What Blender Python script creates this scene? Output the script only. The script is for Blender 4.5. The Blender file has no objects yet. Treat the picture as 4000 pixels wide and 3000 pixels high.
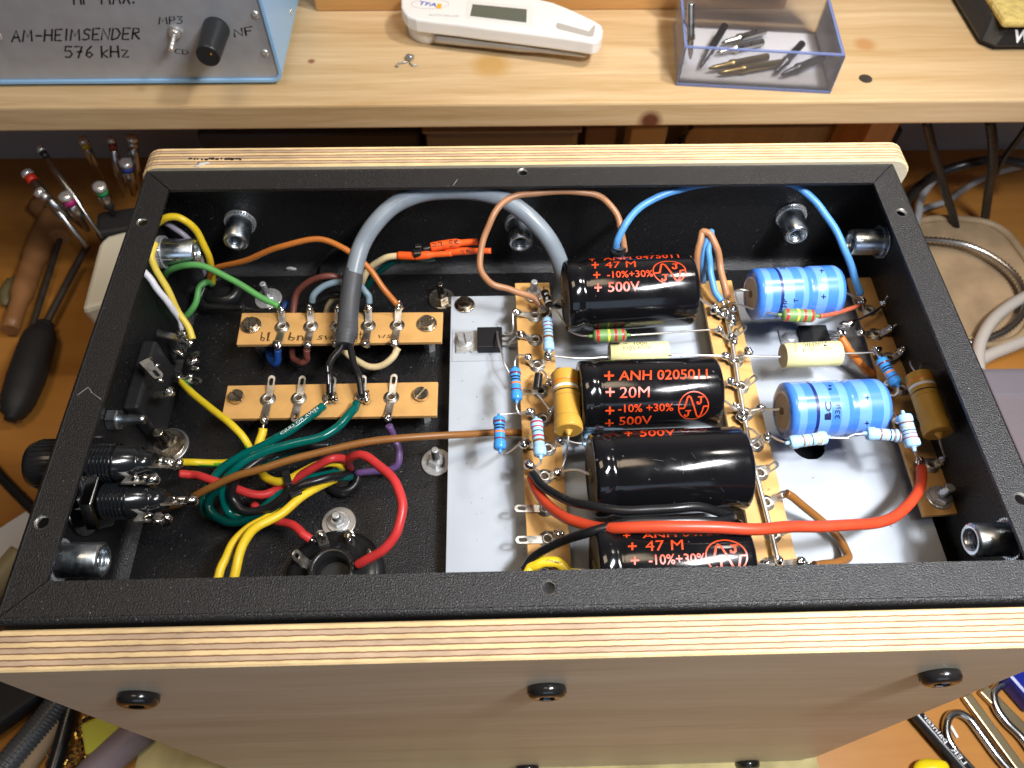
import bpy, bmesh, math, random
from mathutils import Vector as V, Matrix as M
random.seed(7)
scene = bpy.context.scene
COL = scene.collection
S = 0.001                                   # everything below is written in millimetres

# ------------------------------------------------------------------ camera
FPX = 2985.74
YAW, PIT, ROL = (math.radians(a) for a in (2.40915, 57.02284, 1.09604))
CAM = V((137.815, -61.277, 210.388))
_ca, _sa, _cb, _sb, _cc, _sc = math.cos(YAW), math.sin(YAW), math.cos(PIT), math.sin(PIT), math.cos(ROL), math.sin(ROL)
FWD = V((_sa * _cb, _ca * _cb, -_sb))
_r = V((_ca, -_sa, 0))
_u = _r.cross(FWD)
RGT = _r * _cc + _u * _sc
UPV = -_r * _sc + _u * _cc
cam = bpy.data.objects.new('camera', bpy.data.cameras.new('camera'))
COL.objects.link(cam)
rot = M((RGT, UPV, -FWD)).transposed()
cam.matrix_world = M.Translation(CAM * S) @ rot.to_4x4()
cam.data.sensor_width = 36
cam.data.lens = FPX / 4000 * 36
cam.data.clip_start = 0.01
cam.data.clip_end = 20
cam.data.dof.use_dof = True
cam.data.dof.focus_distance = 0.262
cam.data.dof.aperture_fstop = 22
scene.camera = cam

# ------------------------------------------------------------------ light
world = bpy.data.worlds.new("World")
scene.world = world
world.use_nodes = True
wn, wl = world.node_tree.nodes, world.node_tree.links
bg = wn['Background']
tc = wn.new('ShaderNodeTexCoord')
sx = wn.new('ShaderNodeSeparateXYZ')
wl.new(tc.outputs['Generated'], sx.inputs[0])
cr = wn.new('ShaderNodeValToRGB')
cr.color_ramp.elements[0].position = 0.0
cr.color_ramp.elements[0].color = (0.07, 0.06, 0.05, 1)
cr.color_ramp.elements[1].position = 1.0
cr.color_ramp.elements[1].color = (0.72, 0.68, 0.62, 1)
wl.new(sx.outputs['Z'], cr.inputs[0])
wl.new(cr.outputs[0], bg.inputs[0])
bg.inputs[1].default_value = 0.125

def lamp(name, kind, loc, target, energy, color, size, **kw):
    d = bpy.data.lights.new(name, kind)
    d.energy = energy
    d.color = color
    if kind == 'AREA':
        d.shape = kw.get('shape', 'RECTANGLE')
        d.size = size * S
        d.size_y = kw.get('sy', size) * S
    else:
        d.shadow_soft_size = size * S
        if kind == 'SPOT':
            d.spot_size = math.radians(kw['cone'])
            d.spot_blend = kw['blend']
    o = bpy.data.objects.new(name, d)
    COL.objects.link(o)
    o.location = V(loc) * S
    o.rotation_euler = (V(target) - V(loc)).to_track_quat('-Z', 'Y').to_euler()
    return o
lamp('bench_lamp', 'SPOT', (352, -38, 400), (335, 50, -20), 9.5, (0.96, 0.97, 1.0), 19, cone=70, blend=1.0)
lamp('bench_lamp_head', 'AREA', (352, -38, 408), (270, 45, -20), 3.4, (0.96, 0.97, 1.0), 190, sy=60)
lamp('shelf_lamp', 'SPOT', (420, 230, 420), (200, 370, -76), 9.0, (1.0, 0.93, 0.83), 32, cone=85, blend=1.0)
lamp('ceiling_lamp', 'AREA', (-60, 100, 1300), (120, 150, 0), 5.0, (1.0, 0.78, 0.55), 400)
lamp('window', 'AREA', (250, -1100, 350), (150, -13, -100), 2.6, (0.62, 0.78, 1.0), 900, sy=600)

vs = scene.view_settings
vs.view_transform = 'Standard'
vs.look = 'None'
vs.exposure = 0.0
vs.gamma = 1.0
scene.cycles.max_bounces = 8
scene.cycles.transparent_max_bounces = 12
scene.cycles.use_denoising = True
scene.cycles.caustics_reflective = False
scene.cycles.caustics_refractive = False
scene.cycles.sample_clamp_indirect = 3.0

# ------------------------------------------------------------------ pixel of the 4000x3000 photo -> point in the room
def ray(px, py):
    return (RGT * ((px - 2000) / FPX) - UPV * ((py - 1500) / FPX) + FWD)
def P(px, py, z=None, y=None, x=None):
    d = ray(px, py)
    if z is not None: t = (z - CAM.z) / d.z
    elif y is not None: t = (y - CAM.y) / d.y
    else: t = (x - CAM.x) / d.x
    return CAM + d * t
def PP(p):
    """(px,py,z) or (px,py,'y',Y) or (px,py,'x',X) or a Vector"""
    if isinstance(p, V): return p
    if len(p) == 3: return P(p[0], p[1], z=p[2])
    return P(p[0], p[1], **{p[2]: p[3]})

# ------------------------------------------------------------------ materials
MATS = {}
def mat(name, col, rough=0.5, metal=0.0, spec=0.5, coat=0.0, alpha=None, trans=0.0, ior=1.45, var=0.0, vscale=300.0,
        bump=0.0, bscale=1500.0, rvar=0.0, sheen=0.0, bdist=0.0002, detail=3.0, dust=0.0, dscale=800.0, dcol=(0.22, 0.22, 0.21)):
    if name in MATS: return MATS[name]
    m = bpy.data.materials.new(name)
    m.use_nodes = True
    n, l = m.node_tree.nodes, m.node_tree.links
    b = n['Principled BSDF']
    b.inputs['Base Color'].default_value = (*col, 1)
    b.inputs['Roughness'].default_value = rough
    b.inputs['Metallic'].default_value = metal
    b.inputs['Specular IOR Level'].default_value = spec
    b.inputs['Coat Weight'].default_value = coat
    b.inputs['Coat Roughness'].default_value = 0.08
    b.inputs['Transmission Weight'].default_value = trans
    b.inputs['IOR'].default_value = ior
    if var or bump or rvar or dust:
        t = n.new('ShaderNodeTexCoord')
    if var or rvar:
        z = n.new('ShaderNodeTexNoise')
        z.inputs['Scale'].default_value = vscale
        z.inputs['Detail'].default_value = detail
        l.new(t.outputs['Object'], z.inputs['Vector'])
        if var:
            r = n.new('ShaderNodeValToRGB')
            r.color_ramp.elements[0].position = 0.3
            r.color_ramp.elements[1].position = 0.7
            r.color_ramp.elements[0].color = (*[c * (1 - var) for c in col], 1)
            r.color_ramp.elements[1].color = (*[min(1, c * (1 + var)) for c in col], 1)
            l.new(z.outputs['Fac'], r.inputs[0])
            l.new(r.outputs[0], b.inputs['Base Color'])
        if rvar:
            q = n.new('ShaderNodeMapRange')
            q.inputs['From Min'].default_value = 0.3
            q.inputs['From Max'].default_value = 0.7
            q.inputs['To Min'].default_value = max(0.02, rough - rvar)
            q.inputs['To Max'].default_value = rough + rvar
            l.new(z.outputs['Fac'], q.inputs['Value'])
            l.new(q.outputs[0], b.inputs['Roughness'])
    if dust:
        dn = n.new('ShaderNodeTexNoise'); dn.inputs['Scale'].default_value = dscale; dn.inputs['Detail'].default_value = 1.0
        l.new(t.outputs['Object'], dn.inputs['Vector'])
        dr = n.new('ShaderNodeMapRange'); dr.inputs['From Min'].default_value = 0.80 - dust; dr.inputs['From Max'].default_value = 0.84 - dust
        dr.inputs['To Max'].default_value = 0.8
        l.new(dn.outputs['Fac'], dr.inputs['Value'])
        dm = n.new('ShaderNodeMix'); dm.data_type = 'RGBA'; dm.inputs['A'].default_value = (*col, 1); dm.inputs['B'].default_value = (*dcol, 1)
        if b.inputs['Base Color'].is_linked: l.new(b.inputs['Base Color'].links[0].from_socket, dm.inputs['A'])
        l.new(dr.outputs[0], dm.inputs['Factor']); l.new(dm.outputs['Result'], b.inputs['Base Color'])
    if bump:
        z2 = n.new('ShaderNodeTexNoise')
        z2.inputs['Scale'].default_value = bscale
        z2.inputs['Detail'].default_value = 4.0
        l.new(t.outputs['Object'], z2.inputs['Vector'])
        bp = n.new('ShaderNodeBump')
        bp.inputs['Strength'].default_value = bump
        bp.inputs['Distance'].default_value = bdist
        l.new(z2.outputs['Fac'], bp.inputs['Height'])
        l.new(bp.outputs[0], b.inputs['Normal'])
    MATS[name] = m
    return m

def wood(name, c1, c2, axis=0, rough=0.5, scale=40.0, stretch=14.0, knots=None, rings=0.0, fine=0.25):
    """grain running along an object axis: stretched noise and finer fibres, optional round knots at object positions"""
    if name in MATS: return MATS[name]
    m = bpy.data.materials.new(name)
    m.use_nodes = True
    n, l = m.node_tree.nodes, m.node_tree.links
    b = n['Principled BSDF']
    b.inputs['Roughness'].default_value = rough
    b.inputs['Specular IOR Level'].default_value = 0.35
    t = n.new('ShaderNodeTexCoord')
    mp = n.new('ShaderNodeMapping')
    sc = [1.0, 1.0, 1.0]
    sc[axis] = 1.0 / stretch
    mp.inputs['Scale'].default_value = sc
    wob = n.new('ShaderNodeTexNoise')
    wob.inputs['Scale'].default_value = 6.0
    l.new(t.outputs['Object'], wob.inputs['Vector'])
    add = n.new('ShaderNodeVectorMath')
    add.operation = 'MULTIPLY_ADD'
    add.inputs[1].default_value = (0.012, 0.012, 0.012)
    l.new(wob.outputs['Color'], add.inputs[0])
    l.new(t.outputs['Object'], add.inputs[2])
    l.new(add.outputs[0], mp.inputs['Vector'])
    z = n.new('ShaderNodeTexNoise')
    z.inputs['Scale'].default_value = scale
    z.inputs['Detail'].default_value = 6
    z.inputs['Roughness'].default_value = 0.6
    z.inputs['Distortion'].default_value = 0.4
    l.new(mp.outputs[0], z.inputs['Vector'])
    f = n.new('ShaderNodeTexNoise')
    f.inputs['Scale'].default_value = scale * 9
    f.inputs['Detail'].default_value = 3
    l.new(mp.outputs[0], f.inputs['Vector'])
    mx = n.new('ShaderNodeMix')
    mx.data_type = 'FLOAT'
    mx.inputs['Factor'].default_value = fine
    l.new(z.outputs['Fac'], mx.inputs['A'])
    l.new(f.outputs['Fac'], mx.inputs['B'])
    r = n.new('ShaderNodeValToRGB')
    r.color_ramp.elements[0].position = 0.34
    r.color_ramp.elements[1].position = 0.66
    r.color_ramp.elements[0].color = (*c2, 1)
    r.color_ramp.elements[1].color = (*c1, 1)
    l.new(mx.outputs['Result'], r.inputs[0])
    out = r.outputs[0]
    for (kx, ky, kz, kr, kc) in (knots or []):
        s = n.new('ShaderNodeVectorMath')
        s.operation = 'DISTANCE'
        s.inputs[1].default_value = (kx * S + .006, ky * S + .006, kz * S + .006)
        l.new(add.outputs[0], s.inputs[0])
        q = n.new('ShaderNodeMapRange')
        q.inputs['From Min'].default_value = kr * S * 0.55
        q.inputs['From Max'].default_value = kr * S * 1.25
        q.inputs['To Min'].default_value = 1
        q.inputs['To Max'].default_value = 0
        l.new(s.outputs['Value'], q.inputs['Value'])
        mk = n.new('ShaderNodeMix')
        mk.data_type = 'RGBA'
        mk.inputs['B'].default_value = (*kc, 1)
        l.new(q.outputs[0], mk.inputs['Factor'])
        l.new(out, mk.inputs['A'])
        out = mk.outputs['Result']
    l.new(out, b.inputs['Base Color'])
    bp = n.new('ShaderNodeBump')
    bp.inputs['Strength'].default_value = 0.15
    bp.inputs['Distance'].default_value = 0.0003
    l.new(f.outputs['Fac'], bp.inputs['Height'])
    l.new(bp.outputs[0], b.inputs['Normal'])
    MATS[name] = m
    return m

def ply_edge(name, y0, y1, plies):
    """cut edge of plywood: pale plies and brown end-grain plies between dark glue lines, stacked along object Y"""
    m = bpy.data.materials.new(name)
    m.use_nodes = True
    n, l = m.node_tree.nodes, m.node_tree.links
    b = n['Principled BSDF']
    b.inputs['Roughness'].default_value = 0.6
    b.inputs['Specular IOR Level'].default_value = 0.25
    t = n.new('ShaderNodeTexCoord')
    wob = n.new('ShaderNodeTexNoise')
    wob.inputs['Scale'].default_value = 350
    wob.inputs['Detail'].default_value = 6
    l.new(t.outputs['Object'], wob.inputs['Vector'])
    s = n.new('ShaderNodeSeparateXYZ')
    l.new(t.outputs['Object'], s.inputs[0])
    j = n.new('ShaderNodeMath'); j.operation = 'MULTIPLY_ADD'
    j.inputs[1].default_value = 0.0004
    l.new(wob.outputs['Fac'], j.inputs[0]); l.new(s.outputs['Y'], j.inputs[2])
    q = n.new('ShaderNodeMapRange')
    q.inputs['From Min'].default_value = y0 * S; q.inputs['From Max'].default_value = y1 * S
    l.new(j.outputs[0], q.inputs['Value'])
    r = n.new('ShaderNodeValToRGB')
    r.color_ramp.interpolation = 'LINEAR'
    light, dark, glue = (0.74, 0.54, 0.28), (0.50, 0.36, 0.24), (0.17, 0.075, 0.035)
    els = r.color_ramp.elements
    stops = []
    for i in range(plies):
        a, c = i / plies, (i + 1) / plies
        k = light if i % 2 == 0 else dark
        g = 0.17 / plies; h = 0.06 / plies
        stops.append((a + g, k)); stops.append((c - g, k))
        if i < plies - 1: stops.append((c - h, glue)); stops.append((c + h, glue))
    els[0].position, els[0].color = stops[0][0], (*stops[0][1], 1)
    els[1].position, els[1].color = stops[-1][0], (*stops[-1][1], 1)
    for p_, c_ in stops[1:-1]:
        e = els.new(p_); e.color = (*c_, 1)
    l.new(q.outputs[0], r.inputs[0])
    mp = n.new('ShaderNodeMapping'); mp.inputs['Scale'].default_value = (0.35, 1.4, 1)
    l.new(t.outputs['Object'], mp.inputs['Vector'])
    z = n.new('ShaderNodeTexNoise'); z.inputs['Scale'].default_value = 420; z.inputs['Detail'].default_value = 5
    l.new(mp.outputs[0], z.inputs['Vector'])
    big = n.new('ShaderNodeTexNoise'); big.inputs['Scale'].default_value = 28; big.inputs['Detail'].default_value = 3
    l.new(t.outputs['Object'], big.inputs['Vector'])
    am = n.new('ShaderNodeMath'); am.operation = 'ADD'
    l.new(z.outputs['Fac'], am.inputs[0]); l.new(big.outputs['Fac'], am.inputs[1])
    mr = n.new('ShaderNodeMapRange')
    mr.inputs['From Min'].default_value = 0.6; mr.inputs['From Max'].default_value = 1.4
    mr.inputs['To Min'].default_value = 0.68; mr.inputs['To Max'].default_value = 1.22
    l.new(am.outputs[0], mr.inputs['Value'])
    mu = n.new('ShaderNodeMix'); mu.data_type = 'RGBA'; mu.blend_type = 'MULTIPLY'
    mu.inputs['Factor'].default_value = 1.0
    l.new(r.outputs[0], mu.inputs['A']); l.new(mr.outputs[0], mu.inputs['B'])
    l.new(mu.outputs['Result'], b.inputs['Base Color'])
    MATS[name] = m
    return m

def clear(name, col, rough=0.08, opac=0.25):
    """thin clear plastic: see-through film with a coating that reflects"""
    if name in MATS: return MATS[name]
    m = bpy.data.materials.new(name)
    m.use_nodes = True
    n, l = m.node_tree.nodes, m.node_tree.links
    b = n['Principled BSDF']
    b.inputs['Base Color'].default_value = (*col, 1)
    b.inputs['Roughness'].default_value = rough
    t = n.new('ShaderNodeBsdfTransparent')
    t.inputs[0].default_value = (0.96, 0.965, 0.975, 1)
    fr = n.new('ShaderNodeFresnel'); fr.inputs[0].default_value = 1.5
    a = n.new('ShaderNodeMath'); a.operation = 'ADD'; a.use_clamp = True
    a.inputs[1].default_value = opac
    l.new(fr.outputs[0], a.inputs[0])
    mx = n.new('ShaderNodeMixShader')
    l.new(a.outputs[0], mx.inputs[0]); l.new(t.outputs[0], mx.inputs[1]); l.new(b.outputs[0], mx.inputs[2])
    l.new(mx.outputs[0], n['Material Output'].inputs[0])
    MATS[name] = m
    return m

# ------------------------------------------------------------------ mesh building
def perp(d):
    a = V((0, 0, 1)) if abs(d.z) < 0.9 else V((1, 0, 0))
    u = d.cross(a).normalized()
    return u, d.cross(u).normalized()

def smooth_path(pts, sub=6):
    pts = [PP(p) for p in pts]
    if len(pts) == 2: return [pts[0].lerp(pts[1], i / 3) for i in range(4)]
    ext = [pts[0] * 2 - pts[1]] + pts + [pts[-1] * 2 - pts[-2]]
    out = []
    for i in range(1, len(ext) - 2):
        p0, p1, p2, p3 = ext[i - 1:i + 3]
        d1 = max(1e-4, (p1 - p0).length) ** .5; d2 = max(1e-4, (p2 - p1).length) ** .5; d3 = max(1e-4, (p3 - p2).length) ** .5
        m1 = ((p1 - p0) / d1 - (p2 - p0) / (d1 + d2) + (p2 - p1) / d2) * d2
        m2 = ((p2 - p1) / d2 - (p3 - p1) / (d2 + d3) + (p3 - p2) / d3) * d2
        for k in range(sub):
            t = k / sub; t2 = t * t; t3 = t2 * t
            out.append(p1 * (2 * t3 - 3 * t2 + 1) + m1 * (t3 - 2 * t2 + t) + p2 * (-2 * t3 + 3 * t2) + m2 * (t3 - t2))
    out.append(pts[-1])
    return out

WL = {}
class MB:
    def __init__(s): s.v, s.f, s.mi, s.sm = [], [], [], []
    def add(s, v, f, mi=0, sm=True):
        o = len(s.v)
        s.v += [V(p) for p in v]
        for q in f:
            s.f.append([i + o for i in q]); s.mi.append(mi); s.sm.append(sm)
        return s
    def box(s, c, size, R=None, mi=0, bev=0.0):
        c = V(c); hx, hy, hz = [a / 2 for a in size]
        R = R or M.Identity(3)
        if bev <= 0:
            vs = [c + R @ V((x * hx, y * hy, z * hz)) for x in (-1, 1) for y in (-1, 1) for z in (-1, 1)]
            s.add(vs, [(0, 1, 3, 2), (4, 6, 7, 5), (0, 4, 5, 1), (2, 3, 7, 6), (0, 2, 6, 4), (1, 5, 7, 3)], mi, False)
            return s
        bm = bmesh.new()
        bmesh.ops.create_cube(bm, size=1)
        for v in bm.verts: v.co = V((v.co.x * size[0], v.co.y * size[1], v.co.z * size[2]))
        bmesh.ops.bevel(bm, geom=list(bm.edges), offset=bev, segments=2, profile=0.5, affect='EDGES')
        s.bm(bm, lambda p: c + R @ p, mi, False)
        return s
    def bm(s, bm, fn=None, mi=0, sm=True):
        bm.verts.index_update()
        s.add([fn(v.co) if fn else v.co for v in bm.verts], [[v.index for v in f.verts] for f in bm.faces], mi, sm)
        bm.free()
        return s
    def lathe(s, a, d, prof, seg=24, mis=None, cap=(True, True), sm=True, mi=0):
        a = V(a); d = V(d).normalized(); u, w = perp(d)
        vs, fs = [], []
        for t, r in prof:
            for k in range(seg):
                an = 2 * math.pi * k / seg
                vs.append(a + d * t + (u * math.cos(an) + w * math.sin(an)) * r)
        for i in range(len(prof) - 1):
            o = len(s.v)
            ring = []
            m_ = mis[i] if mis else mi
            for k in range(seg):
                k2 = (k + 1) % seg
                ring.append((i * seg + k, i * seg + k2, (i + 1) * seg + k2, (i + 1) * seg + k))
            fs.append((ring, m_))
        o = len(s.v)
        s.v += vs
        for ring, m_ in fs:
            for q in ring:
                s.f.append([i + o for i in q]); s.mi.append(m_); s.sm.append(sm)
        for end, i in ((0, 0), (1, len(prof) - 1)):
            if cap[end] and prof[i][1] > 1e-6:
                q = [o + i * seg + k for k in range(seg)]
                if end == 0: q.reverse()
                s.f.append(q); s.mi.append((mis[0] if end == 0 else mis[-1]) if mis else mi); s.sm.append(False)
        return s
    def tube(s, pts, r, seg=10, sub=6, mi=0, raw=False):
        path = [PP(p) for p in pts] if raw else smooth_path(pts, sub)
        n = len(path)
        u = None
        o = len(s.v)
        for i, p in enumerate(path):
            d = (path[min(i + 1, n - 1)] - path[max(i - 1, 0)])
            d = d.normalized() if d.length > 1e-9 else V((1, 0, 0))
            if u is None: u, w = perp(d)
            else:
                u = (u - d * u.dot(d)).normalized(); w = d.cross(u)
            rr = r[min(len(r) - 1, int(i * len(r) / n))] if isinstance(r, (list, tuple)) else r
            for k in range(seg):
                an = 2 * math.pi * k / seg
                s.v.append(p + (u * math.cos(an) + w * math.sin(an)) * rr)
        for i in range(n - 1):
            for k in range(seg):
                k2 = (k + 1) % seg
                s.f.append([o + i * seg + k, o + i * seg + k2, o + (i + 1) * seg + k2, o + (i + 1) * seg + k])
                s.mi.append(mi); s.sm.append(True)
        s.f.append([o + k for k in range(seg)][::-1]); s.mi.append(mi); s.sm.append(False)
        s.f.append([o + (n - 1) * seg + k for k in range(seg)]); s.mi.append(mi); s.sm.append(False)
        return s
    def blob(s, c, r, sx=1, sy=1, sz=1, mi=0, rough=0.25, seed=None, sub=2):
        bm = bmesh.new()
        bmesh.ops.create_icosphere(bm, subdivisions=sub, radius=1)
        c = V(c); rn = random.Random(seed if seed is not None else random.random())
        ax = [V((rn.uniform(-1, 1), rn.uniform(-1, 1), rn.uniform(-1, 1))) * 2.2 for _ in range(4)]
        ph = [rn.uniform(0, 6) for _ in range(4)]
        def fn(p):
            k = 1 + rough * sum(math.sin(a.dot(p) * 1.6 + f) for a, f in zip(ax, ph)) / 2
            return c + V((p.x * sx, p.y * sy, p.z * sz)) * r * k
        return s.bm(bm, fn, mi, True)
    def plate(s, outer, holes, fn, thick, mi=0):
        """flat outline (2-D, with holes) of some thickness placed by fn(x,y,z)"""
        vs, fs = outline_mesh(outer, holes, thick)
        return s.add([fn(*v) for v in vs], fs, mi, False)
    def build(s, name, mats, parent=None, bevel=0.0, base=None, auto=40):
        me = bpy.data.meshes.new(name)
        if parent is not None: base = WL[parent.name]
        elif base is None:
            lo = [min(p[i] for p in s.v) for i in range(3)]; hi = [max(p[i] for p in s.v) for i in range(3)]
            base = V(((lo[0] + hi[0]) / 2, (lo[1] + hi[1]) / 2, lo[2]))
        me.from_pydata([(p - base) * S for p in s.v], [], s.f)
        if not isinstance(mats, (list, tuple)): mats = [mats]
        for m in mats: me.materials.append(m)
        for p, i, sm in zip(me.polygons, s.mi, s.sm):
            p.material_index = i; p.use_smooth = sm
        me.update()
        o = bpy.data.objects.new(name, me)
        COL.objects.link(o)
        if parent is not None: o.parent = parent
        else: o.location = base * S
        WL[o.name] = base
        if bevel:
            b = o.modifiers.new('bevel', 'BEVEL'); b.width = bevel * S; b.segments = 2; b.limit_method = 'ANGLE'
            b.angle_limit = math.radians(40)
        return o

_oc = {}
def outline_mesh(outer, holes, thick):
    key = (tuple(map(tuple, outer)), tuple(tuple(map(tuple, h)) for h in holes), thick)
    if key in _oc: return _oc[key]
    cu = bpy.data.curves.new('tmp', 'CURVE'); cu.dimensions = '2D'; cu.fill_mode = 'BOTH'; cu.extrude = thick / 2
    for pts in [outer] + list(holes):
        sp = cu.splines.new('POLY'); sp.points.add(len(pts) - 1)
        for q, (x, y) in zip(sp.points, pts): q.co = (x, y, 0, 1)
        sp.use_cyclic_u = True
    _oc[key] = curve_mesh(cu)
    return _oc[key]
def curve_mesh(cu):
    o = bpy.data.objects.new('tmp', cu)
    COL.objects.link(o)
    dg = bpy.context.evaluated_depsgraph_get()
    me = bpy.data.meshes.new_from_object(o.evaluated_get(dg))
    bm = bmesh.new(); bm.from_mesh(me)
    bmesh.ops.remove_doubles(bm, verts=bm.verts, dist=1e-5)
    bm.verts.index_update()
    r = ([v.co.copy() for v in bm.verts], [[v.index for v in f.verts] for f in bm.faces])
    bm.free()
    bpy.data.objects.remove(o); bpy.data.curves.remove(cu); bpy.data.meshes.remove(me)
    return r
_tc = {}
def text_mesh(txt, bold=0.0):
    """letters as flat faces scaled to the unit square"""
    if (txt, bold) in _tc: return _tc[(txt, bold)]
    cu = bpy.data.curves.new('tmp', 'FONT'); cu.body = txt; cu.size = 1; cu.offset = 0.0 if 'M' in txt else bold; cu.resolution_u = 3
    vs, fs = curve_mesh(cu)
    x0 = min(v.x for v in vs); x1 = max(v.x for v in vs); y0 = min(v.y for v in vs); y1 = max(v.y for v in vs)
    bm = bmesh.new()
    bv = [bm.verts.new(((v.x - x0) / (x1 - x0), (v.y - y0) / max(1e-6, y1 - y0), 0)) for v in vs]
    for f in fs:
        try: bm.faces.new([bv[i] for i in f])
        except ValueError: pass
    for k in range(1, 6):
        g = list(bm.verts) + list(bm.edges) + list(bm.faces)
        bmesh.ops.bisect_plane(bm, geom=g, dist=1e-5, plane_co=(0, k / 6, 0), plane_no=(0, 1, 0))
    bm.verts.index_update()
    _tc[(txt, bold)] = ([v.co.copy() for v in bm.verts], [[v.index for v in f.verts] for f in bm.faces])
    bm.free()
    return _tc[(txt, bold)]
def ribbon(pts, w, closed=False):
    pts = [V((p[0], p[1])) for p in pts]
    n = len(pts); vs = []; fs = []
    for i, p in enumerate(pts):
        a = pts[(i - 1) % n] if (closed or i > 0) else p
        c = pts[(i + 1) % n] if (closed or i < n - 1) else p
        d = (c - a)
        d = d.normalized() if d.length > 1e-9 else V((1, 0))
        nn = V((-d.y, d.x)) * w / 2
        if i in (0, n - 1) and not closed:
            e = d * w * 0.3 * (-1 if i == 0 else 1)
        else: e = V((0, 0))
        vs += [p + nn + e, p - nn + e]
    for i in range(n if closed else n - 1):
        j = (i + 1) % n
        fs.append((2 * i, 2 * i + 1, 2 * j + 1, 2 * j))
    return vs, fs
# hand lettering as pen strokes in a 1 x 1.4 box
PEN = {
 'A': [[(0, 0), (.45, 1.4), (.9, 0)], [(.18, .5), (.72, .5)]], 'M': [[(0, 0), (.1, 1.4), (.5, .5), (.85, 1.4), (1, 0)]],
 '-': [[(.1, .65), (.7, .65)]], 'H': [[(0, 0), (.05, 1.4)], [(.8, 0), (.75, 1.4)], [(.02, .7), (.78, .7)]],
 'E': [[(.7, 0), (0, 0), (0, 1.4), (.7, 1.4)], [(0, .7), (.55, .7)]], 'I': [[(.2, 0), (.2, 1.4)]],
 'S': [[(0, .15), (.3, 0), (.7, .2), (.65, .6), (.15, .85), (.1, 1.2), (.4, 1.4), (.75, 1.25)]],
 'N': [[(0, 0), (0, 1.4), (.75, 0), (.8, 1.4)]], 'D': [[(0, 0), (0, 1.4), (.5, 1.3), (.85, .8), (.6, .2), (0, 0)]],
 'R': [[(0, 0), (0, 1.4), (.6, 1.3), (.65, .9), (0, .7)], [(.2, .7), (.8, 0)]], 'F': [[(0, 0), (0, 1.4), (.7, 1.4)], [(0, .75), (.55, .75)]],
 'P': [[(0, 0), (0, 1.4), (.6, 1.3), (.65, .85), (0, .65)]], '3': [[(0, 1.4), (.65, 1.4), (.25, .85), (.65, .6), (.5, .1), (0, .05)]],
 'C': [[(.7, 1.25), (.3, 1.4), (0, .9), (.05, .3), (.4, 0), (.7, .15)]], 'X': [[(0, 0), (.75, 1.4)], [(0, 1.4), (.75, 0)]],
 '.': [[(.1, 0), (.15, .1)]], '5': [[(.7, 1.4), (.1, 1.4), (.05, .85), (.5, .9), (.7, .5), (.45, .05), (0, .1)]],
 '7': [[(0, 1.4), (.75, 1.4), (.3, 0)], [(.2, .7), (.7, .75)]], '6': [[(.6, 1.4), (.15, .9), (.05, .3), (.4, 0), (.7, .35), (.45, .7), (.1, .5)]],
 'k': [[(0, 0), (0, 1.4)], [(.6, .9), (.05, .45), (.6, 0)]], 'z': [[(0, .85), (.6, .85), (.05, 0), (.65, 0)]],
 'b': [[(.1, 1.4), (0, .1), (.4, 0), (.55, .4), (.05, .6)]], 'l': [[(.1, 0), (.2, .5), (.3, 1.4), (.1, 1.3), (.15, 0), (.35, .1)]],
 'n': [[(0, 0), (.05, .8)], [(.05, .6), (.35, .85), (.5, .5), (.5, 0)]], 's': [[(0, .1), (.4, .1), (.4, .4), (.1, .55), (.2, .85), (.5, .8)]],
 'w': [[(0, .8), (.15, 0), (.35, .6), (.55, 0), (.75, .85)]], 'g': [[(.55, .75), (.2, .85), (.05, .4), (.4, .2), (.55, .8), (.5, -.3), (.1, -.4)]],
 't': [[(.25, 1.2), (.2, .1), (.5, 0)], [(0, .8), (.5, .8)]], 'e': [[(.05, .4), (.5, .5), (.35, .85), (.05, .6), (.1, .1), (.5, .1)]],
 '/': [[(0, -.1), (.45, 1.4)]], ' ': [],
}
def pen_mesh(txt, w=0.13):
    x = 0; parts = []
    rn = random.Random(sum(map(ord, txt)))
    for ch in txt:
        wd = 0.3
        for st in PEN[ch]:
            st = [(x + a + rn.uniform(-.03, .03), b + rn.uniform(-.03, .03)) for a, b in st]
            parts.append(ribbon(st, w))
            wd = max(wd, max(a for a, b in st) - x)
        x += wd + 0.32
    tot = x - 0.32
    vs, fs = [], []
    for a, b in parts:
        o = len(vs)
        vs += [V((p.x / tot, p.y / 1.4, 0)) for p in a]
        fs += [[i + o for i in q] for q in b]
    return vs, fs

class Cyl:
    """cylinder surface: photo pixel -> (along, around) and back to space"""
    def __init__(s, a, d, r, off=0.05):
        s.a, s.d, s.r, s.off = V(a), V(d).normalized(), r, off
        s.e1 = (V((0, 0, 1)) - s.d * s.d.z).normalized()
        s.e2 = s.e1.cross(s.d)          # towards the rear (+Y) when the axis runs along +X
    def hit(s, px, py):
        o = CAM - s.a; d = ray(px, py)
        o2 = o - s.d * o.dot(s.d); d2 = d - s.d * d.dot(s.d)
        A = d2.dot(d2); B = 2 * o2.dot(d2); Cc = o2.dot(o2) - s.r ** 2
        D = B * B - 4 * A * Cc
        t = (-B - math.sqrt(max(0, D))) / (2 * A)
        p = CAM + d * t - s.a
        return V((p.dot(s.d), math.atan2(p.dot(s.e2), p.dot(s.e1)) * s.r, 0))
    def emb(s, q):
        an = q.y / s.r
        return s.a + s.d * q.x + (s.e1 * math.cos(an) + s.e2 * math.sin(an)) * (s.r + s.off)
class Flat:
    def __init__(s, p, n, off=0.05): s.p, s.n, s.off = V(p), V(n).normalized(), off
    def hit(s, px, py):
        d = ray(px, py); return CAM + d * ((s.p - CAM).dot(s.n) / d.dot(s.n))
    def emb(s, q): return q + s.n * s.off
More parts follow.
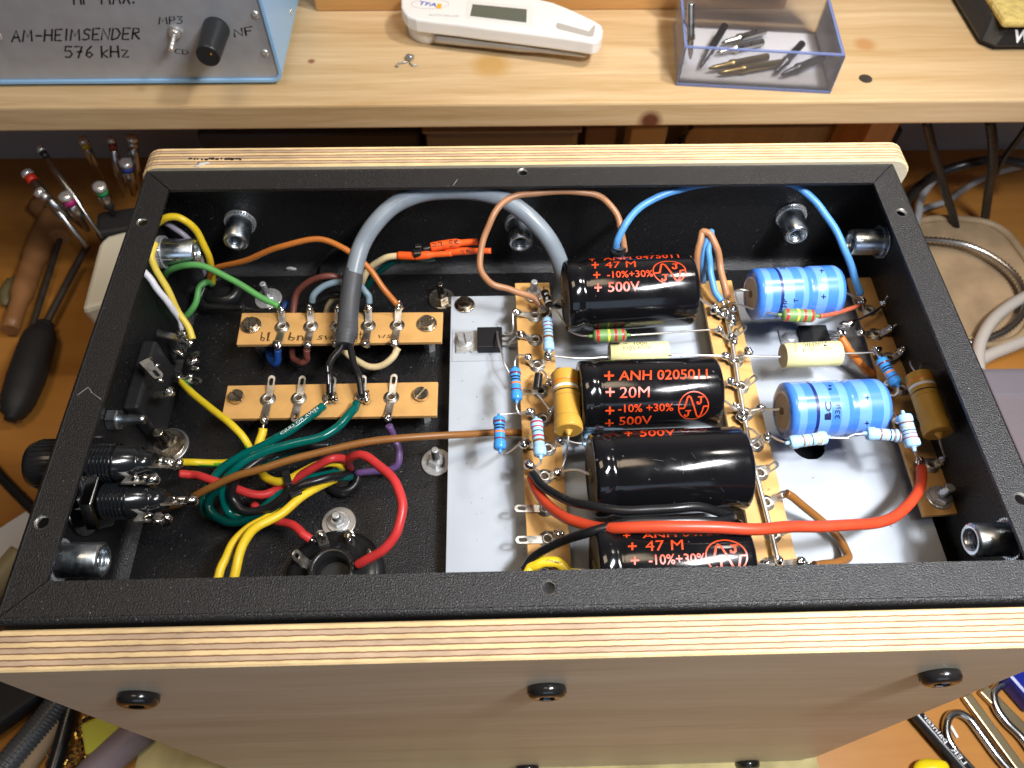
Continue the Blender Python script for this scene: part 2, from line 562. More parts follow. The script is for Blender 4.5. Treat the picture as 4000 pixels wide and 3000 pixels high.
def letter(mb, surf, mesh, bl, br, tl, mi=0, raw=False):
    vs, fs = mesh
    if not raw: bl, br, tl = surf.hit(*bl), surf.hit(*br), surf.hit(*tl)
    mb.add([surf.emb(bl + (br - bl) * v[0] + (tl - bl) * v[1]) for v in vs], fs, mi, False)

def tag(o, label=None, cat=None, group=None, kind=None):
    if label: o['label'] = label
    if cat: o['category'] = cat
    if group: o['group'] = group
    if kind: o['kind'] = kind
    return o
def thing(name, label, cat, loc, group=None):
    o = bpy.data.objects.new(name, None)
    COL.objects.link(o)
    o.empty_display_size = 0.005
    loc = PP(loc)
    o.location = loc * S
    WL[o.name] = V(loc)
    return tag(o, label, cat, group)

# ------------------------------------------------------------------ shared materials
BLACK_COAT = mat('black_powder_coat', (0.006, 0.006, 0.007), 0.43, spec=0.75, bump=1.0, bscale=2100, bdist=0.00036, rvar=0.12, vscale=900, dust=.06, dscale=1200)
BLACK_FLOOR = mat('black_powder_coat_floor', (0.006, 0.006, 0.007), 0.36, spec=0.4, bump=1.0, bscale=1900, bdist=0.00030, rvar=0.1, vscale=900, dust=.06, dscale=1300)
GREY_PLATE = mat('grey_painted_plate', (0.37, 0.405, 0.45), 0.62, spec=0.25, var=0.04, vscale=60, bump=0.08, bscale=900, dust=.05, dscale=500, dcol=(.16, .15, .14))
PHENOL = mat('phenolic_board', (0.55, 0.31, 0.105), 0.38, var=0.12, vscale=110, spec=0.45, detail=6.0, bump=.08, bscale=1200, dust=.05, dscale=350, dcol=(.25, .10, .03))
TIN = mat('tinned_metal', (0.66, 0.63, 0.57), 0.42, metal=1.0, var=0.25, vscale=250, rvar=0.12)
SOLDER = mat('solder', (0.75, 0.74, 0.72), 0.16, metal=1.0, var=0.2, vscale=500, bump=0.25, bscale=700)
STEEL = mat('zinc_steel', (0.70, 0.71, 0.72), 0.26, metal=0.72, rvar=0.08, vscale=300)
NICKEL = mat('nickel_screw', (0.60, 0.53, 0.43), 0.22, metal=1.0, rvar=0.1, vscale=300, var=0.15)
ZBLUE = mat('zinc_blue_passivated', (0.60, 0.66, 0.71), 0.30, metal=1.0, rvar=0.1, vscale=200)
LEADW = mat('lead_wire', (0.86, 0.85, 0.82), 0.38, metal=1.0)
COPPER = mat('copper', (0.75, 0.35, 0.18), 0.3, metal=1.0)
BLACK_PL = mat('black_plastic', (0.011, 0.011, 0.012), 0.3, spec=0.5, rvar=0.08, vscale=200)
BLACK_MAT = mat('black_matt_plastic', (0.016, 0.016, 0.017), 0.55, spec=0.4)
WHITE_PL = mat('white_plastic', (0.80, 0.80, 0.80), 0.3, spec=0.5)
INK = mat('black_ink', (0.012, 0.011, 0.012), 0.5)
BROWN_INK = mat('brown_ink', (0.09, 0.045, 0.012), 0.6)
DARK = mat('dark_bore', (0.01, 0.01, 0.01), 0.6)
def wirecol(name, c, rough=0.38): return mat(name + '_insulation', c, rough, spec=0.45, var=0.08, vscale=120, bump=0.04, bscale=700, rvar=0.06)
W = dict(
 grey=wirecol('grey', (0.20, 0.235, 0.27), 0.34), dgrey=wirecol('dark_grey', (0.055, 0.058, 0.065), 0.5), black=wirecol('black', (0.010, 0.010, 0.011), 0.3),
 orange=wirecol('orange_brown', (0.42, 0.13, 0.022)), green=wirecol('green', (0.10, 0.33, 0.09)), yellow=wirecol('yellow', (0.72, 0.50, 0.02)),
 pyel=wirecol('pale_yellow', (0.74, 0.56, 0.08)), white=wirecol('white', (0.72, 0.70, 0.74)), lilac=wirecol('lilac', (0.30, 0.27, 0.32)),
 teal=wirecol('teal', (0.0, 0.10, 0.085), 0.18), dteal=wirecol('dark_teal', (0.0, 0.035, 0.03), 0.18), red=wirecol('red', (0.52, 0.035, 0.035)), rred=wirecol('orange_red', (0.52, 0.055, 0.02)),
 brown=wirecol('brown', (0.22, 0.09, 0.02)), tan=wirecol('tan_brown', (0.34, 0.16, 0.075)), maroon=wirecol('maroon', (0.13, 0.04, 0.03)),
 purple=wirecol('purple', (0.11, 0.06, 0.17)), blue=wirecol('sky_blue', (0.075, 0.25, 0.55)), dblue=wirecol('deep_blue', (0.01, 0.05, 0.22)),
 lblue=wirecol('grey_blue', (0.16, 0.23, 0.28)), cream=wirecol('cream', (0.60, 0.48, 0.27)), ored=wirecol('bright_orange', (0.78, 0.10, 0.015)),
)
# ------------------------------------------------------------------ setting: desk, wall, shelf
ZD, ZSH, YSH, YW = -240.0, -76.0, 320.0, 470.0
DESK = wood('desk_veneer', (0.43, 0.19, 0.040), (0.31, 0.125, 0.022), axis=0, rough=0.4, scale=18, stretch=9)
PINE = wood('pine', (0.67, 0.50, 0.30), (0.46, 0.30, 0.135), axis=0, rough=0.40, scale=75, stretch=22,
            knots=[(*(P(2545, 478, y=YSH) - V((130, 395, -93))), 7, (0.12, 0.04, 0.02)), (*(P(3395, 175, z=ZSH) - V((130, 395, -93))), 7, (0.46, 0.25, 0.10)), (*(P(1925, 255, z=ZSH) - V((130, 395, -93))), 12, (0.50, 0.31, 0.11)), (*(P(1207, 238, z=ZSH) - V((130, 395, -93))), 2.5, (0.25, 0.10, 0.04))])
WALLM = mat('wall_paint', (0.29, 0.265, 0.255), 0.8, var=0.08, vscale=6)
tag(MB().box((130, 130, ZD - 10), (1400, 1000, 20)).build('desk_surface', DESK), kind='structure')
tag(MB().box((130, YW + 10, 100), (1600, 20, 900)).build('wall', WALLM), kind='structure')
shelf = thing('wooden_shelf', 'long pine board shelf with a dark knot in its front edge, behind the amplifier', 'shelf', (130, YSH + 75, ZSH - 17))
shelf.location = V((130, YSH + 75, ZSH - 17)) * S
WL[shelf.name] = V((130, YSH + 75, ZSH - 17))
MB().box((130, YSH + 74, ZSH - 8.4), (900, 148, 16.8), bev=1.4).build('board', PINE, shelf)
BRKT = wood('bracket_pine', (0.50, 0.27, 0.10), (0.38, 0.18, 0.06), axis=2, scale=60)
_b = P(3350, 530, y=400)
MB().box((_b.x, 395, (ZSH - 17.5 + ZD) / 2), (20, 45, ZSH - 17.5 - ZD - .2), bev=1).build('leg', BRKT, shelf)
MB().box((-310, 395, (ZSH - 17.5 + ZD) / 2), (20, 45, ZSH - 17.5 - ZD - .2), bev=1).build('leg', BRKT, shelf)

# ------------------------------------------------------------------ steel chassis, open side up
L, WD, FL = 302.2, 180.0, 12.0
ch = thing('amplifier_chassis', 'open black powder coated steel amplifier chassis full of wiring', 'chassis', V((L / 2, WD / 2, -60)))
def profile():
    p = [(0, -59.2), (0, -2)]
    p += [(2 - 2 * math.cos(a), -2 + 2 * math.sin(a)) for a in (0.4, 0.8, 1.2)] + [(2, 0), (2, -1.2), (1.2, -2.0), (1.2, -53)]
    p += [(6.2 - 5 * math.cos(a), -53 - 5 * math.sin(a)) for a in (0.3, 0.6, 0.9, 1.2)] + [(6.2, -58), (6.2, -59.2)]
    return p
def side(kind):
    pr = profile(); n = len(pr); mb = MB(); vs = []
    for e in (0, 1):
        for d, z in pr:
            if kind in 'fb':
                x = d if e == 0 else L - d
                y = d if kind == 'f' else WD - d
            else:
                y = d if e == 0 else WD - d
                x = d if kind == 'l' else L - d
            vs.append((x, y, z))
    fs = [(i, (i + 1) % n, n + (i + 1) % n, n + i) for i in range(n)]
    mb.add(vs, fs, 0, True)
    return mb
for k in 'fblr':
    side(k).build('wall_panel', BLACK_COAT, ch, auto=40)
MB().box((L / 2, WD / 2, -58.6), (L - 12.4, WD - 12.4, 1.2)).build('floor_panel', BLACK_FLOOR, ch)
HOLES = {'b': [(2043, 672)], 'l': [(557, 868), (165, 2040)], 'f': [(2146, 2310)], 'r': [(3522, 830), (3990, 1950)]}
g = 0.22
FLO = {'f': [(2 + g, 2), (L - 2 - g, 2), (L - FL - g, FL), (FL + g, FL)], 'b': [(2 + g, WD - 2), (FL + g, WD - FL), (L - FL - g, WD - FL), (L - 2 - g, WD - 2)],
       'l': [(2, 2 + g), (FL, FL + g), (FL, WD - FL - g), (2, WD - 2 - g)], 'r': [(L - 2, 2 + g), (L - 2, WD - 2 - g), (L - FL, WD - FL - g), (L - FL, FL + g)]}
for k in 'fblr':
    hs = []
    mb = MB()
    for (hx, hy) in HOLES[k]:
        c = P(hx, hy, z=0)
        if k == 'f': c = V((c.x, 7, 0))
        hs.append([(c.x + 1.9 * math.cos(-i * math.pi / 10), c.y + 1.9 * math.sin(-i * math.pi / 10)) for i in range(20)])
    mb.plate(FLO[k], hs, lambda x, y, z: V((x, y, z - 0.6)), 1.2)
    fo = mb.build('rim_flange', BLACK_COAT, ch)
    for h in hs:
        cx = sum(p[0] for p in h) / 20; cy = sum(p[1] for p in h) / 20
        MB().lathe((cx, cy, 0.03), (0, 0, -1), [(0, 2.25), (0.02, 2.25), (0.05, 1.88), (1.25, 1.88)], seg=20, cap=(False, False)).build('screw_hole', TIN, ch)
# pressed-in rivet nuts
KNURL = STEEL
def rivnut(pt, d, Ln, r, mt=ZBLUE):
    d = V(d)
    mb = MB()
    u, w = perp(d); o = []
    for k in range(36):                                            # serrated collar
        an = 2 * math.pi * k / 36
        mb.box(pt + d * 1.0 + (u * math.cos(an) + w * math.sin(an)) * (r + 0.9), (0.75, 0.8, 2.0),
               R=M((w * math.cos(an) - u * math.sin(an), u * math.cos(an) + w * math.sin(an), d)).transposed(), mi=1)
    mb.lathe(pt, d, [(0, r + 1.4), (0.6, r + 1.4), (0.9, r + 0.6), (2.2, r + 0.4), (3.2, r), (Ln - .8, r), (Ln, r - .7), (Ln, r - 1.6), (Ln - .4, r - 2.0), (Ln - 6, r - 2.1)],
             seg=32, cap=(True, False), mis=[1, 1, 1, 0, 0, 0, 0, 0, 0])
    for k in range(4):
        mb.lathe(pt + d * (Ln - 1.2 - k * 1.2), d, [(-.3, r - 2.05), (0, r - 2.45), (.3, r - 2.05)], seg=24, cap=(False, False))
    ro = mb.build('rivet_nut', [mt, STEEL], ch)
    MB().lathe(pt + d * (Ln - 6.2), d, [(0, r - 2.0), (0.2, r - 2.0)], seg=20).build('bore', DARK, ro)
    return ro
for px, py in ((940, 862), (2030, 868), (3088, 838)):
    p = P(px, py, y=178.8); rivnut(p, (0, -1, 0), 13, 5.2)
for (px, py), sgn in (((628, 985), 1), ((215, 2190), 1)):
    p = P(px, py, x=1.2); rivnut(p, (sgn, 0, 0), 15, 5.4)
for px, py in ((3448, 945), (3960, 2105)):
    p = P(px, py, x=L - 1.2); rivnut(p, (-1, 0, 0), 14, 5.4)
# bolt heads seen in the bores of the rear nuts
# ------------------------------------------------------------------ plywood cheeks
BIRCH = wood('birch_face', (0.60, 0.54, 0.42), (0.43, 0.37, 0.27), axis=0, rough=0.42, scale=32, stretch=12, fine=0.3)
def panel(name, label, x0, x1, z0, z1, y0, y1, r, rt=None, skew=0):
    t = thing(name, label, 'panel', V(((x0 + x1) / 2, y0, z0)))
    pts = []
    rt = rt or r
    for cx, cz, a0, r in ((x1 - rt, z1 - rt, 0, rt), (x0 + rt, z1 - rt, 1, rt), (x0 + r, z0 + r, 2, r), (x1 - r, z0 + r, 3, r)):
        for k in range(7):
            a = (a0 + k / 6) * math.pi / 2
            pts.append((cx + r * math.cos(a), cz + r * math.sin(a)))
    if skew: pts = [(a - skew * (c - z1) / 100, c) for a, c in pts]
    n = len(pts)
    mb = MB()
    e = 0.5
    rings = []
    cx, cz = (x0 + x1) / 2, (z0 + z1) / 2
    def inset(p, e):
        return (p[0] - e * (1 if p[0] > cx else -1), p[1] - e * (1 if p[1] > cz else -1))
    for y, q in ((y0, [inset(p, e) for p in pts]), (y0 + e, pts), (y1 - e, pts), (y1, [inset(p, e) for p in pts])):
        rings.append([V((a, y, b)) for a, b in q])
    vs = [v for rg in rings for v in rg]
    mb.v = vs
    for i in range(3):
        for k in range(n):
            k2 = (k + 1) % n
            mb.f.append([i * n + k, i * n + k2, (i + 1) * n + k2, (i + 1) * n + k]); mb.mi.append(1); mb.sm.append(False)
    mb.f.append(list(range(n))[::-1]); mb.mi.append(0); mb.sm.append(False)
    mb.f.append([3 * n + k for k in range(n)]); mb.mi.append(0); mb.sm.append(False)
    mb.build('board', [BIRCH, ply_edge('ply_edge_' + name, 0, y1 - y0, 7)], t)
    return t
fp = panel('plywood_panel', 'birch plywood cheek panel nearest the camera with round black bolts', 0.8, 297.4, -238, -0.4, -12.2, -1.2, 16, 3, 1.7)
bp = panel('plywood_panel', 'birch plywood cheek panel on the far side of the chassis, beside the shelf', -3.6, 311, -238, 0.3, 180.6, 192.0, 8)
GLOSSB = mat('gloss_black_bolt', (0.012, 0.011, 0.011), 0.18, spec=0.6)
for px, py in ((545, 2722), (2135, 2692), (3667, 2637), (2060, 3003), (2920, 2985)):
    p = P(px, py - 10, y=-12.2)
    mb = MB().lathe(p, (0, -1, 0), [(0, 5.7), (.5, 6.0), (1.9, 6.1), (3.0, 5.5), (3.5, 4.6), (3.6, 3.8), (3.6, 2.4), (3.4, 2.2)], seg=32, cap=(True, False))
    bo = mb.build('panel_bolt', GLOSSB, fp)
    MB().lathe(p + V((0, -1.6, 0)), (0, -1, 0), [(0, 2.2), (.1, 2.2), (2.1, 2.3)], seg=6, cap=(True, False), sm=False).build('hex_socket', mat('socket_steel', (0.12, 0.13, 0.16), 0.25, metal=1.0), bo)
# dirt and paint marks along the rear cheek's top edge
mk = MB()
for k in range(14):
    a = P(745 + k * 15 + random.uniform(-4, 4), 621 + random.uniform(-2, 2), z=0.36)
    w_ = random.uniform(.5, 1.5)
    mk.box(a, (w_ * 1.3, random.uniform(.9, 1.5), 0.05))
mk.build('burn_mark', mat('burn_mark', (0.02, 0.01, 0.006), 0.7), bp)
mk = MB()
for px, py, sx, sy in ((790, 640, 2.6, .8), (806, 634, 1.2, .5), (770, 648, 1.0, .5)):
    a = P(px, py, z=0.36); mk.blob(a, 1, sx, sy, .06, rough=.5, seed=px)
mk.build('paint_smear', mat('white_smear', (0.6, 0.6, 0.6), 0.6), bp)

# ------------------------------------------------------------------ grey plate
ZF, ZP, ZS, ZA = -58.0, -49.0, -38.5, -41.0
gp = thing('mounting_plate', 'pale grey painted metal plate carrying the capacitors, with one round hole', 'plate', V((200, 80, ZP - 2)))
hc = P(3158, 1737, z=ZP)
tl = P(1762, 1158, z=ZP); bl = P(1741, 2230, z=ZP); hx1 = 297.0
yb = tl.y
out = [(bl.x, 14), (hx1, 14), (hx1, yb + 1), (tl.x, yb)]
hole = [(hc.x + 6.4 * math.cos(-a * math.pi / 16), hc.y + 6.4 * math.sin(-a * math.pi / 16)) for a in range(32)]
MB().plate(out, [hole], lambda x, y, z: V((x, y, z + ZP - 0.75)), 1.5).build('plate_sheet', GREY_PLATE, gp, bevel=0.25)
for x, y in ((tl.x + 9, yb - 9), (tl.x + 9, 24), (288, yb - 9), (288, 24)):
    MB().lathe((x, y, ZF), (0, 0, 1), [(0, 3), (ZP - 1.5 - ZF, 3)], seg=6, sm=False).build('spacer', STEEL, gp)

def slot_screw(px, py, z, name='slotted_screw', label=None, ang=0.6, r=3.2, h=2.0, washer=4.4, mt=NICKEL, parent=None, cat='screw', group=None):
    c = P(px, py, z=z)
    t = parent or thing(name, label, cat, c, group)
    b = MB().lathe(c, (0, 0, 1), [(0, washer), (.5, washer), (.7, washer - .25)], seg=28).build('washer', mt, t) if washer else None
    R = M.Rotation(ang, 3, 'Z')
    mb = MB()
    # head in two halves with a driver slot between
    for sgn in (-1, 1):
        arc = [(r * math.sin(math.acos(min(1, .42 / r)) * (2 * k / 14 - 1)), r * math.cos(math.acos(min(1, .42 / r)) * (2 * k / 14 - 1))) for k in range(15)]
        pts = [(x, y * sgn) for x, y in arc]
        vb, vt = [], []
        for x, y in pts:
            q = R @ V((x, y, 0)); vb.append(c + q + V((0, 0, .7))); q2 = R @ V((x * .9, y * .9 + .04 * sgn, 0)); vt.append(c + q2 + V((0, 0, .7 + h)))
        n = len(pts)
        mid = [v + V((0, 0, h * .8)) for v in vb]
        vs = vb + mid + vt
        fs = [(i, (i + 1) % n, n + (i + 1) % n, n + i) for i in range(n)] + [(n + i, n + (i + 1) % n, 2 * n + (i + 1) % n, 2 * n + i) for i in range(n)] + [tuple(range(2 * n, 3 * n))]
        if sgn < 0: fs = [f[::-1] for f in fs]
        mb.add(vs, fs, 0, False)
    mb.lathe(c + V((0, 0, .7)), (0, 0, 1), [(0, r * .98), (h * .35, r * .98)], seg=20)
    mb.build('screw_head', mt, t)
    return t
def stud_nut(px, py, z, h, label, group=None, washer=6.0, mt=STEEL, big=None, px_top=None, name='bolt_and_nut', nut=3.1, rad=1.5):
    """threaded stud standing on the floor with washer and hex nut"""
    c = P(px, py, z=z)
    t = thing(name, label, 'bolt', c, group)
    zz = 0
    if big:
        MB().lathe(c, (0, 0, 1), [(0, big), (.9, big), (1.1, big - .3)], seg=36).build('washer', mat('dull_washer', (0.45, 0.45, 0.45), .45, metal=1.0), t); zz = 1.1
    MB().lathe(c + V((0, 0, zz)), (0, 0, 1), [(0, washer), (.8, washer), (1.0, washer - .3)], seg=28).build('washer', mt, t)
    mb = MB().lathe(c + V((0, 0, zz + 1)), (0, 0, 1), [(0, nut * .95), (.3, nut * 1.12), (2.1, nut * 1.12), (2.5, nut * .95)], seg=6, sm=False)
    mb.build('hex_nut', mt, t)
    pr = []
    n = int((h - zz - 3.5) / 0.5)
    for k in range(n):
        z0 = zz + 3.5 + k * .5
        pr += [(z0, rad), (z0 + .25, rad * .84)]
    pr += [(h - .2, rad), (h, rad * .75)]
    MB().lathe(c, (0, 0, 1), [(zz + 1, rad)] + pr, seg=16).build('thread', mt, t)
    return t
slot_screw(1815, 1192, ZP, label='slotted screw holding the top left corner of the grey plate', ang=-.5)
stud_nut(1725, 1170, ZF, 11, 'zinc bolt standing beside the far left corner of the grey plate', 'bolts through the chassis floor', mt=NICKEL)
stud_nut(1706, 1808, ZF, 11, 'bare threaded bolt left of the grey plate near the brown wire', 'bolts through the chassis floor')
stud_nut(1325, 2045, ZF, 8, 'bolt with a wide dull washer above the black tube socket', 'bolts through the chassis floor', big=6.4, washer=4.3, nut=2.6)
stud_nut(1050, 1170, ZF, 11, 'bolt behind the marked terminal strip, with soldered ring tag', 'bolts through the chassis floor')
stud_nut(660, 1745, ZF, 12, 'heavy earth stud with stacked nuts beside the fuse holders', 'bolts through the chassis floor', washer=7, nut=4.4, rad=2.3, mt=NICKEL, big=8)

mk = MB(); _q = P(1138, 1052, y=176.5); mk.blob(_q, 1.6, 1.4, .5, .8, rough=.5, seed=9); mk.build('paint_chip', mat('white_smear', (0.6, 0.6, 0.6), 0.6), ch)
mk = MB()
for a_, b_ in (((1782, 706), (1770, 724)), ((1788, 700), (1776, 716)), ((300, 1545), (345, 1512)), ((345, 1512), (360, 1535)), ((360, 1535), (395, 1560))):
    a, b = P(*a_, z=.06), P(*b_, z=.06); mk.tube([a, b], .13, seg=6)
mk.build('scratch', mat('scratch_grey', (.22, .22, .22), .5), ch)
# ------------------------------------------------------------------ terminal strips with riveted lugs
def arm_outline(Ln, w, hole):
    r = w / 2
    pts = [(0, -r), (Ln - r, -r)] + [(Ln - r + r * math.cos(a), r * math.sin(a)) for a in [(-.5 + k / 8) * math.pi for k in range(1, 8)]] + [(Ln - r, r), (0, r)]
    hs = []
    if hole:
        h0, h1, hr = Ln - 3.4, Ln - 1.75, .75
        hs = [[(h1 + hr * math.cos(a), hr * math.sin(a)) for a in [(.5 - k / 6) * math.pi for k in range(7)]] + [(h0 - hr * math.cos(a), hr * math.sin(a)) for a in [(-.5 + k / 6) * math.pi for k in range(7)]]]
    return pts, hs
def lug(strip, zs, ex, ey, arms, seed=0, eye=True):
    """riveted solder lug: eyelet ring plus arms (tip px, tip py, tip z, kind) kind h=open hole, s=solder"""
    c = P(ex, ey, z=zs + 0.35)
    mb = MB()
    mb.lathe(c, (0, 0, 1), [(-.3, 3.0), (0.15, 3.0), (.2, 2.0), (.75, 1.9), (.95, 1.65), (.85, 1.3), (-.2, 1.2)], seg=28, cap=(False, False))
    joints = []
    for i, (tx, ty, tz, kind) in enumerate(arms):
        q = P(tx, ty, z=tz)
        d = q - c; flat = V((d.x, d.y, 0)).normalized()
        s0 = c + flat * 1.9
        d = q - s0; Ln = d.length; d.normalize()
        side_ = V((-flat.y, flat.x, 0)); nn = d.cross(side_)
        pts, hs = arm_outline(round(Ln, 1), 2.7, kind == 'h')
        mb.plate(pts, hs, lambda x, y, z: s0 + d * x + side_ * y - nn * z, .45)
        if kind == 's':
            b0 = q - d * 1.6
            blobs = MB(); joints.append(blobs)
            blobs.tube([q - d * .2, b0, b0 - d * 2.2], [.8, 1.2, 1.5, 1.6, 1.6, 1.5, 1.3, 1.1, .8, .6], seg=10)
            blobs.blob(b0, 1.7, 1, 1, .9, rough=.35, seed=seed + i)
            blobs.blob(b0 + d * .9 + V((0, 0, .4)), 1.0, rough=.4, seed=seed + i + 50)
            blobs.blob(b0 - d * 1.3, .9, rough=.4, seed=seed + i + 90)
    lo = mb.build('solder_lug', TIN, strip)
    MB().lathe(c + V((0, 0, -.25)), (0, 0, 1), [(0, 1.4), (.05, 1.4)], seg=16).build('eyelet_hole', mat('brown_bore', (0.05, 0.03, 0.015), .6), lo)
    for blobs in joints: blobs.build('solder_joint', SOLDER, lo)
    return lo
def strip_board(name_label, corners, zs, foot_z, feet):
    pts = [P(x, y, z=zs) for x, y in corners]
    c = sum(pts, V()) / 4
    t = thing('terminal_strip', name_label, 'terminal strip', V((c.x, c.y, foot_z)), 'phenolic terminal strips')
    mb = MB()
    top = pts; bot = [p - V((0, 0, 1.8)) for p in pts]
    mb.add(top + bot, [(0, 1, 2, 3), (7, 6, 5, 4), (0, 4, 5, 1), (1, 5, 6, 2), (2, 6, 7, 3), (3, 7, 4, 0)], 0, False)
    bd = mb.build('board', PHENOL, t, bevel=.25)
    # normals outward
    bm = bmesh.new(); bm.from_mesh(bd.data); bmesh.ops.recalc_face_normals(bm, faces=bm.faces); bm.to_mesh(bd.data); bm.free()
    for f in feet:
        p = P(*f, z=zs)
        MB().lathe((p.x, p.y, foot_z), (0, 0, 1), [(0, 2.6), (zs - 1.9 - foot_z, 2.6)], seg=6, sm=False).build('spacer', STEEL, t)
    return t
# A: upper left, marked by hand
sA = strip_board('tan terminal strip with handwritten colour letters and five wired lugs', [(923, 1346), (1726, 1335), (1731, 1219), (945, 1222)], ZA, ZF, [(981, 1272), (1667, 1266)])
up = [(1097, 1198), (1210, 1193), (1322, 1192), (1438, 1186), (1558, 1180)]
ey = [(1102, 1277), (1214, 1275), (1316, 1275), (1439, 1272), (1552, 1271)]
dn = [(1084, 1358), (1199, 1358), (1308, 1352), (1427, 1352), (1540, 1350)]
for i in range(5):
    lug(sA, ZA, *ey[i], [(*up[i], ZA + 4.5, 's'), (*dn[i], ZA + 3.0, 's')], seed=10 * i)
for q in ((981, 1272), (1667, 1266)):
    slot_screw(*q, ZA, parent=sA, ang=.35 if q[0] > 1200 else 1.7, r=3.0, washer=4.2)
fl = Flat(P(1300, 1310, z=ZA), (0, 0, 1), .08)
for txt, x0, x1, y0, y1 in (('bl', 1018, 1052, 1332, 1298), ('bn', 1128, 1182, 1330, 1300), ('sw', 1240, 1296, 1328, 1302), ('gt', 1385, 1412, 1326, 1292), ('ws', 1478, 1526, 1322, 1300)):
    mk = MB(); letter(mk, fl, pen_mesh(txt, .2), (x0, y0), (x1, y0 - 1), (x0 + 4, y1)); mk.build('marking', BROWN_INK, sA)
# B: lower left
sB = strip_board('tan terminal strip below the marked one, taking two green wires and open lugs', [(864, 1636), (1707, 1623), (1711, 1491), (889, 1506)], ZA, ZF, [(927, 1557), (1646, 1547)])
eyB = [(1047, 1559), (1167, 1556), (1289, 1554), (1414, 1550), (1529, 1552)]
upB = [(1064, 1466), (1184, 1467), (1302, 1470), (1419, 1465), (1541, 1461)]
dnB = [(1031, 1652), (1150, 1648), None, None, (1512, 1643)]
for i in range(5):
    arms = [(*upB[i], ZA + 3.5, 'h')]
    if dnB[i]: arms.append((*dnB[i], ZA + 2.5, 'h' if i == 1 else 's'))
    lo = lug(sB, ZA, *eyB[i], arms, seed=100 + 10 * i)
    if i in (2, 3):
        c = P(eyB[i][0] + 4, eyB[i][1] - 2, z=ZA + 1.5)
        MB().blob(c, 2.3, 1.1, 1.2, .8, rough=.3, seed=i).blob(c + V((1.6, -1.8, .6)), 1.3, rough=.4, seed=i + 5).blob(c + V((-1.2, 1.5, .8)), 1.3, rough=.4, seed=i + 8).build('solder_joint', SOLDER, lo)
for q in ((927, 1557), (1646, 1547)):
    slot_screw(*q, ZA, parent=sB, ang=.9 if q[0] > 1200 else -.8, r=2.9, washer=0)
# C, D, E on the grey plate
sC = strip_board('long tan terminal strip left of the black capacitors', [(2065, 2260), (2236, 2258), (2146, 1103), (2011, 1105)], ZS, ZP, [(2085, 1140)])
armsC = [((2089, 1236), [(2003, 1216, -36, 's'), (2124, 1196, -35, 's')]), ((2092, 1328), [(2022, 1300, -36, 's')]),
         ((2099, 1429), [(2056, 1388, -33, 's'), (2149, 1384, -33, 's')]), ((2113, 1529), [(2036, 1532, -38, 'h'), (2150, 1490, -33, 's')]),
         ((2121, 1639), [(2064, 1603, -32, 's'), (2156, 1600, -31, 's')]), ((2140, 1753), [(2035, 1728, -35, 's'), (2195, 1712, -34, 's')]),
         ((2128, 1862), [(2062, 1808, -30, 's'), (2192, 1838, -34, 's')]), ((2130, 1987), [(2010, 1986, -37, 'h')]),
         ((2139, 2106), [(2014, 2110, -37, 'h'), (2193, 2078, -34, 's')]), ((2126, 2236), [(2026, 2236, -37, 'h'), (2222, 2222, -33, 's')])]
for i, (e, a) in enumerate(armsC): lug(sC, ZS, *e, a, seed=200 + 7 * i)
sD = strip_board('long tan terminal strip between black and blue capacitors, with bus wire', [(2963, 2262), (3129, 2258), (2858, 1094), (2732, 1097)], ZS, ZP, [(2800, 1130), (3050, 2200)])
armsD = [((2831, 1222), [(2785, 1196, -34, 's'), (2868, 1196, -34, 's')]), ((2853, 1319), [(2803, 1282, -34, 's'), (2914, 1270, -33, 'h')]),
         ((2872, 1411), [(2828, 1384, -34, 's'), (2934, 1368, -33, 's')]), ((2894, 1513), [(2848, 1482, -33, 's'), (2958, 1468, -33, 'h')]),
         ((2910, 1617), [(2872, 1582, -33, 's'), (2986, 1588, -33, 's')]), ((2951, 1738), [(3006, 1696, -33, 's')]),
         ((2969, 1849), [(3040, 1808, -33, 'h')]), ((2992, 1964), [(3072, 1924, -33, 'h')]), ((3018, 2088), [(3098, 2056, -33, 'h')]),
         ((3030, 2203), [(3146, 2196, -35, 's'), (2992, 2200, -32, 's')])]
for i, (e, a) in enumerate(armsD): lug(sD, ZS, *e, a, seed=300 + 7 * i)
MB().tube([(2838, 1236, -36), (2855, 1316, -36), (2871, 1411, -36), (2888, 1520, -36), (2912, 1650, -36), (2938, 1790, -36), (2972, 1920, -36), (3005, 2050, -36), (3040, 2196, -35)], .85, seg=10).build('bus_wire', LEADW, sD)
for i, (x, y) in enumerate(((2838, 1226), (2850, 1250), (2856, 1318), (2862, 1340), (2870, 1412), (2878, 1505), (2905, 1617), (2896, 1632), (3040, 2192))):
    MB().blob(P(x, y, z=-35.6), 1.7, rough=.35, seed=700 + i).build('solder_joint', SOLDER, sD)
for i, (x, y) in enumerate(((2800, 1215), (2815, 1228), (2858, 1235), (2862, 1262), (2868, 1248))):
    MB().blob(P(x, y, z=-35), 1.6, 1.2, .8, .8, rough=.5, seed=800 + i).build('solder_joint', SOLDER, sD)
sE = strip_board('tan terminal strip in shadow along the right chassis wall', [(3610, 2016), (3757, 2005), (3434, 1082), (3310, 1084)], -40, ZP, [(3669, 1945)])
armsE = [((3393, 1213), [(3366, 1168, -34, 's')]), ((3420, 1306), [(3352, 1296, -36, 's'), (3492, 1276, -35, 's')]), ((3475, 1400), [(3418, 1362, -33, 's'), (3530, 1362, -34, 's')]),
         ((3520, 1520), [(3460, 1490, -35, 's')]), ((3570, 1640), [(3500, 1640, -35, 's')]), ((3637, 1818), [(3590, 1796, -35, 's'), (3694, 1788, -35, 's')])]
for i, (e, a) in enumerate(armsE): lug(sE, -40, *e, a, seed=400 + 7 * i)
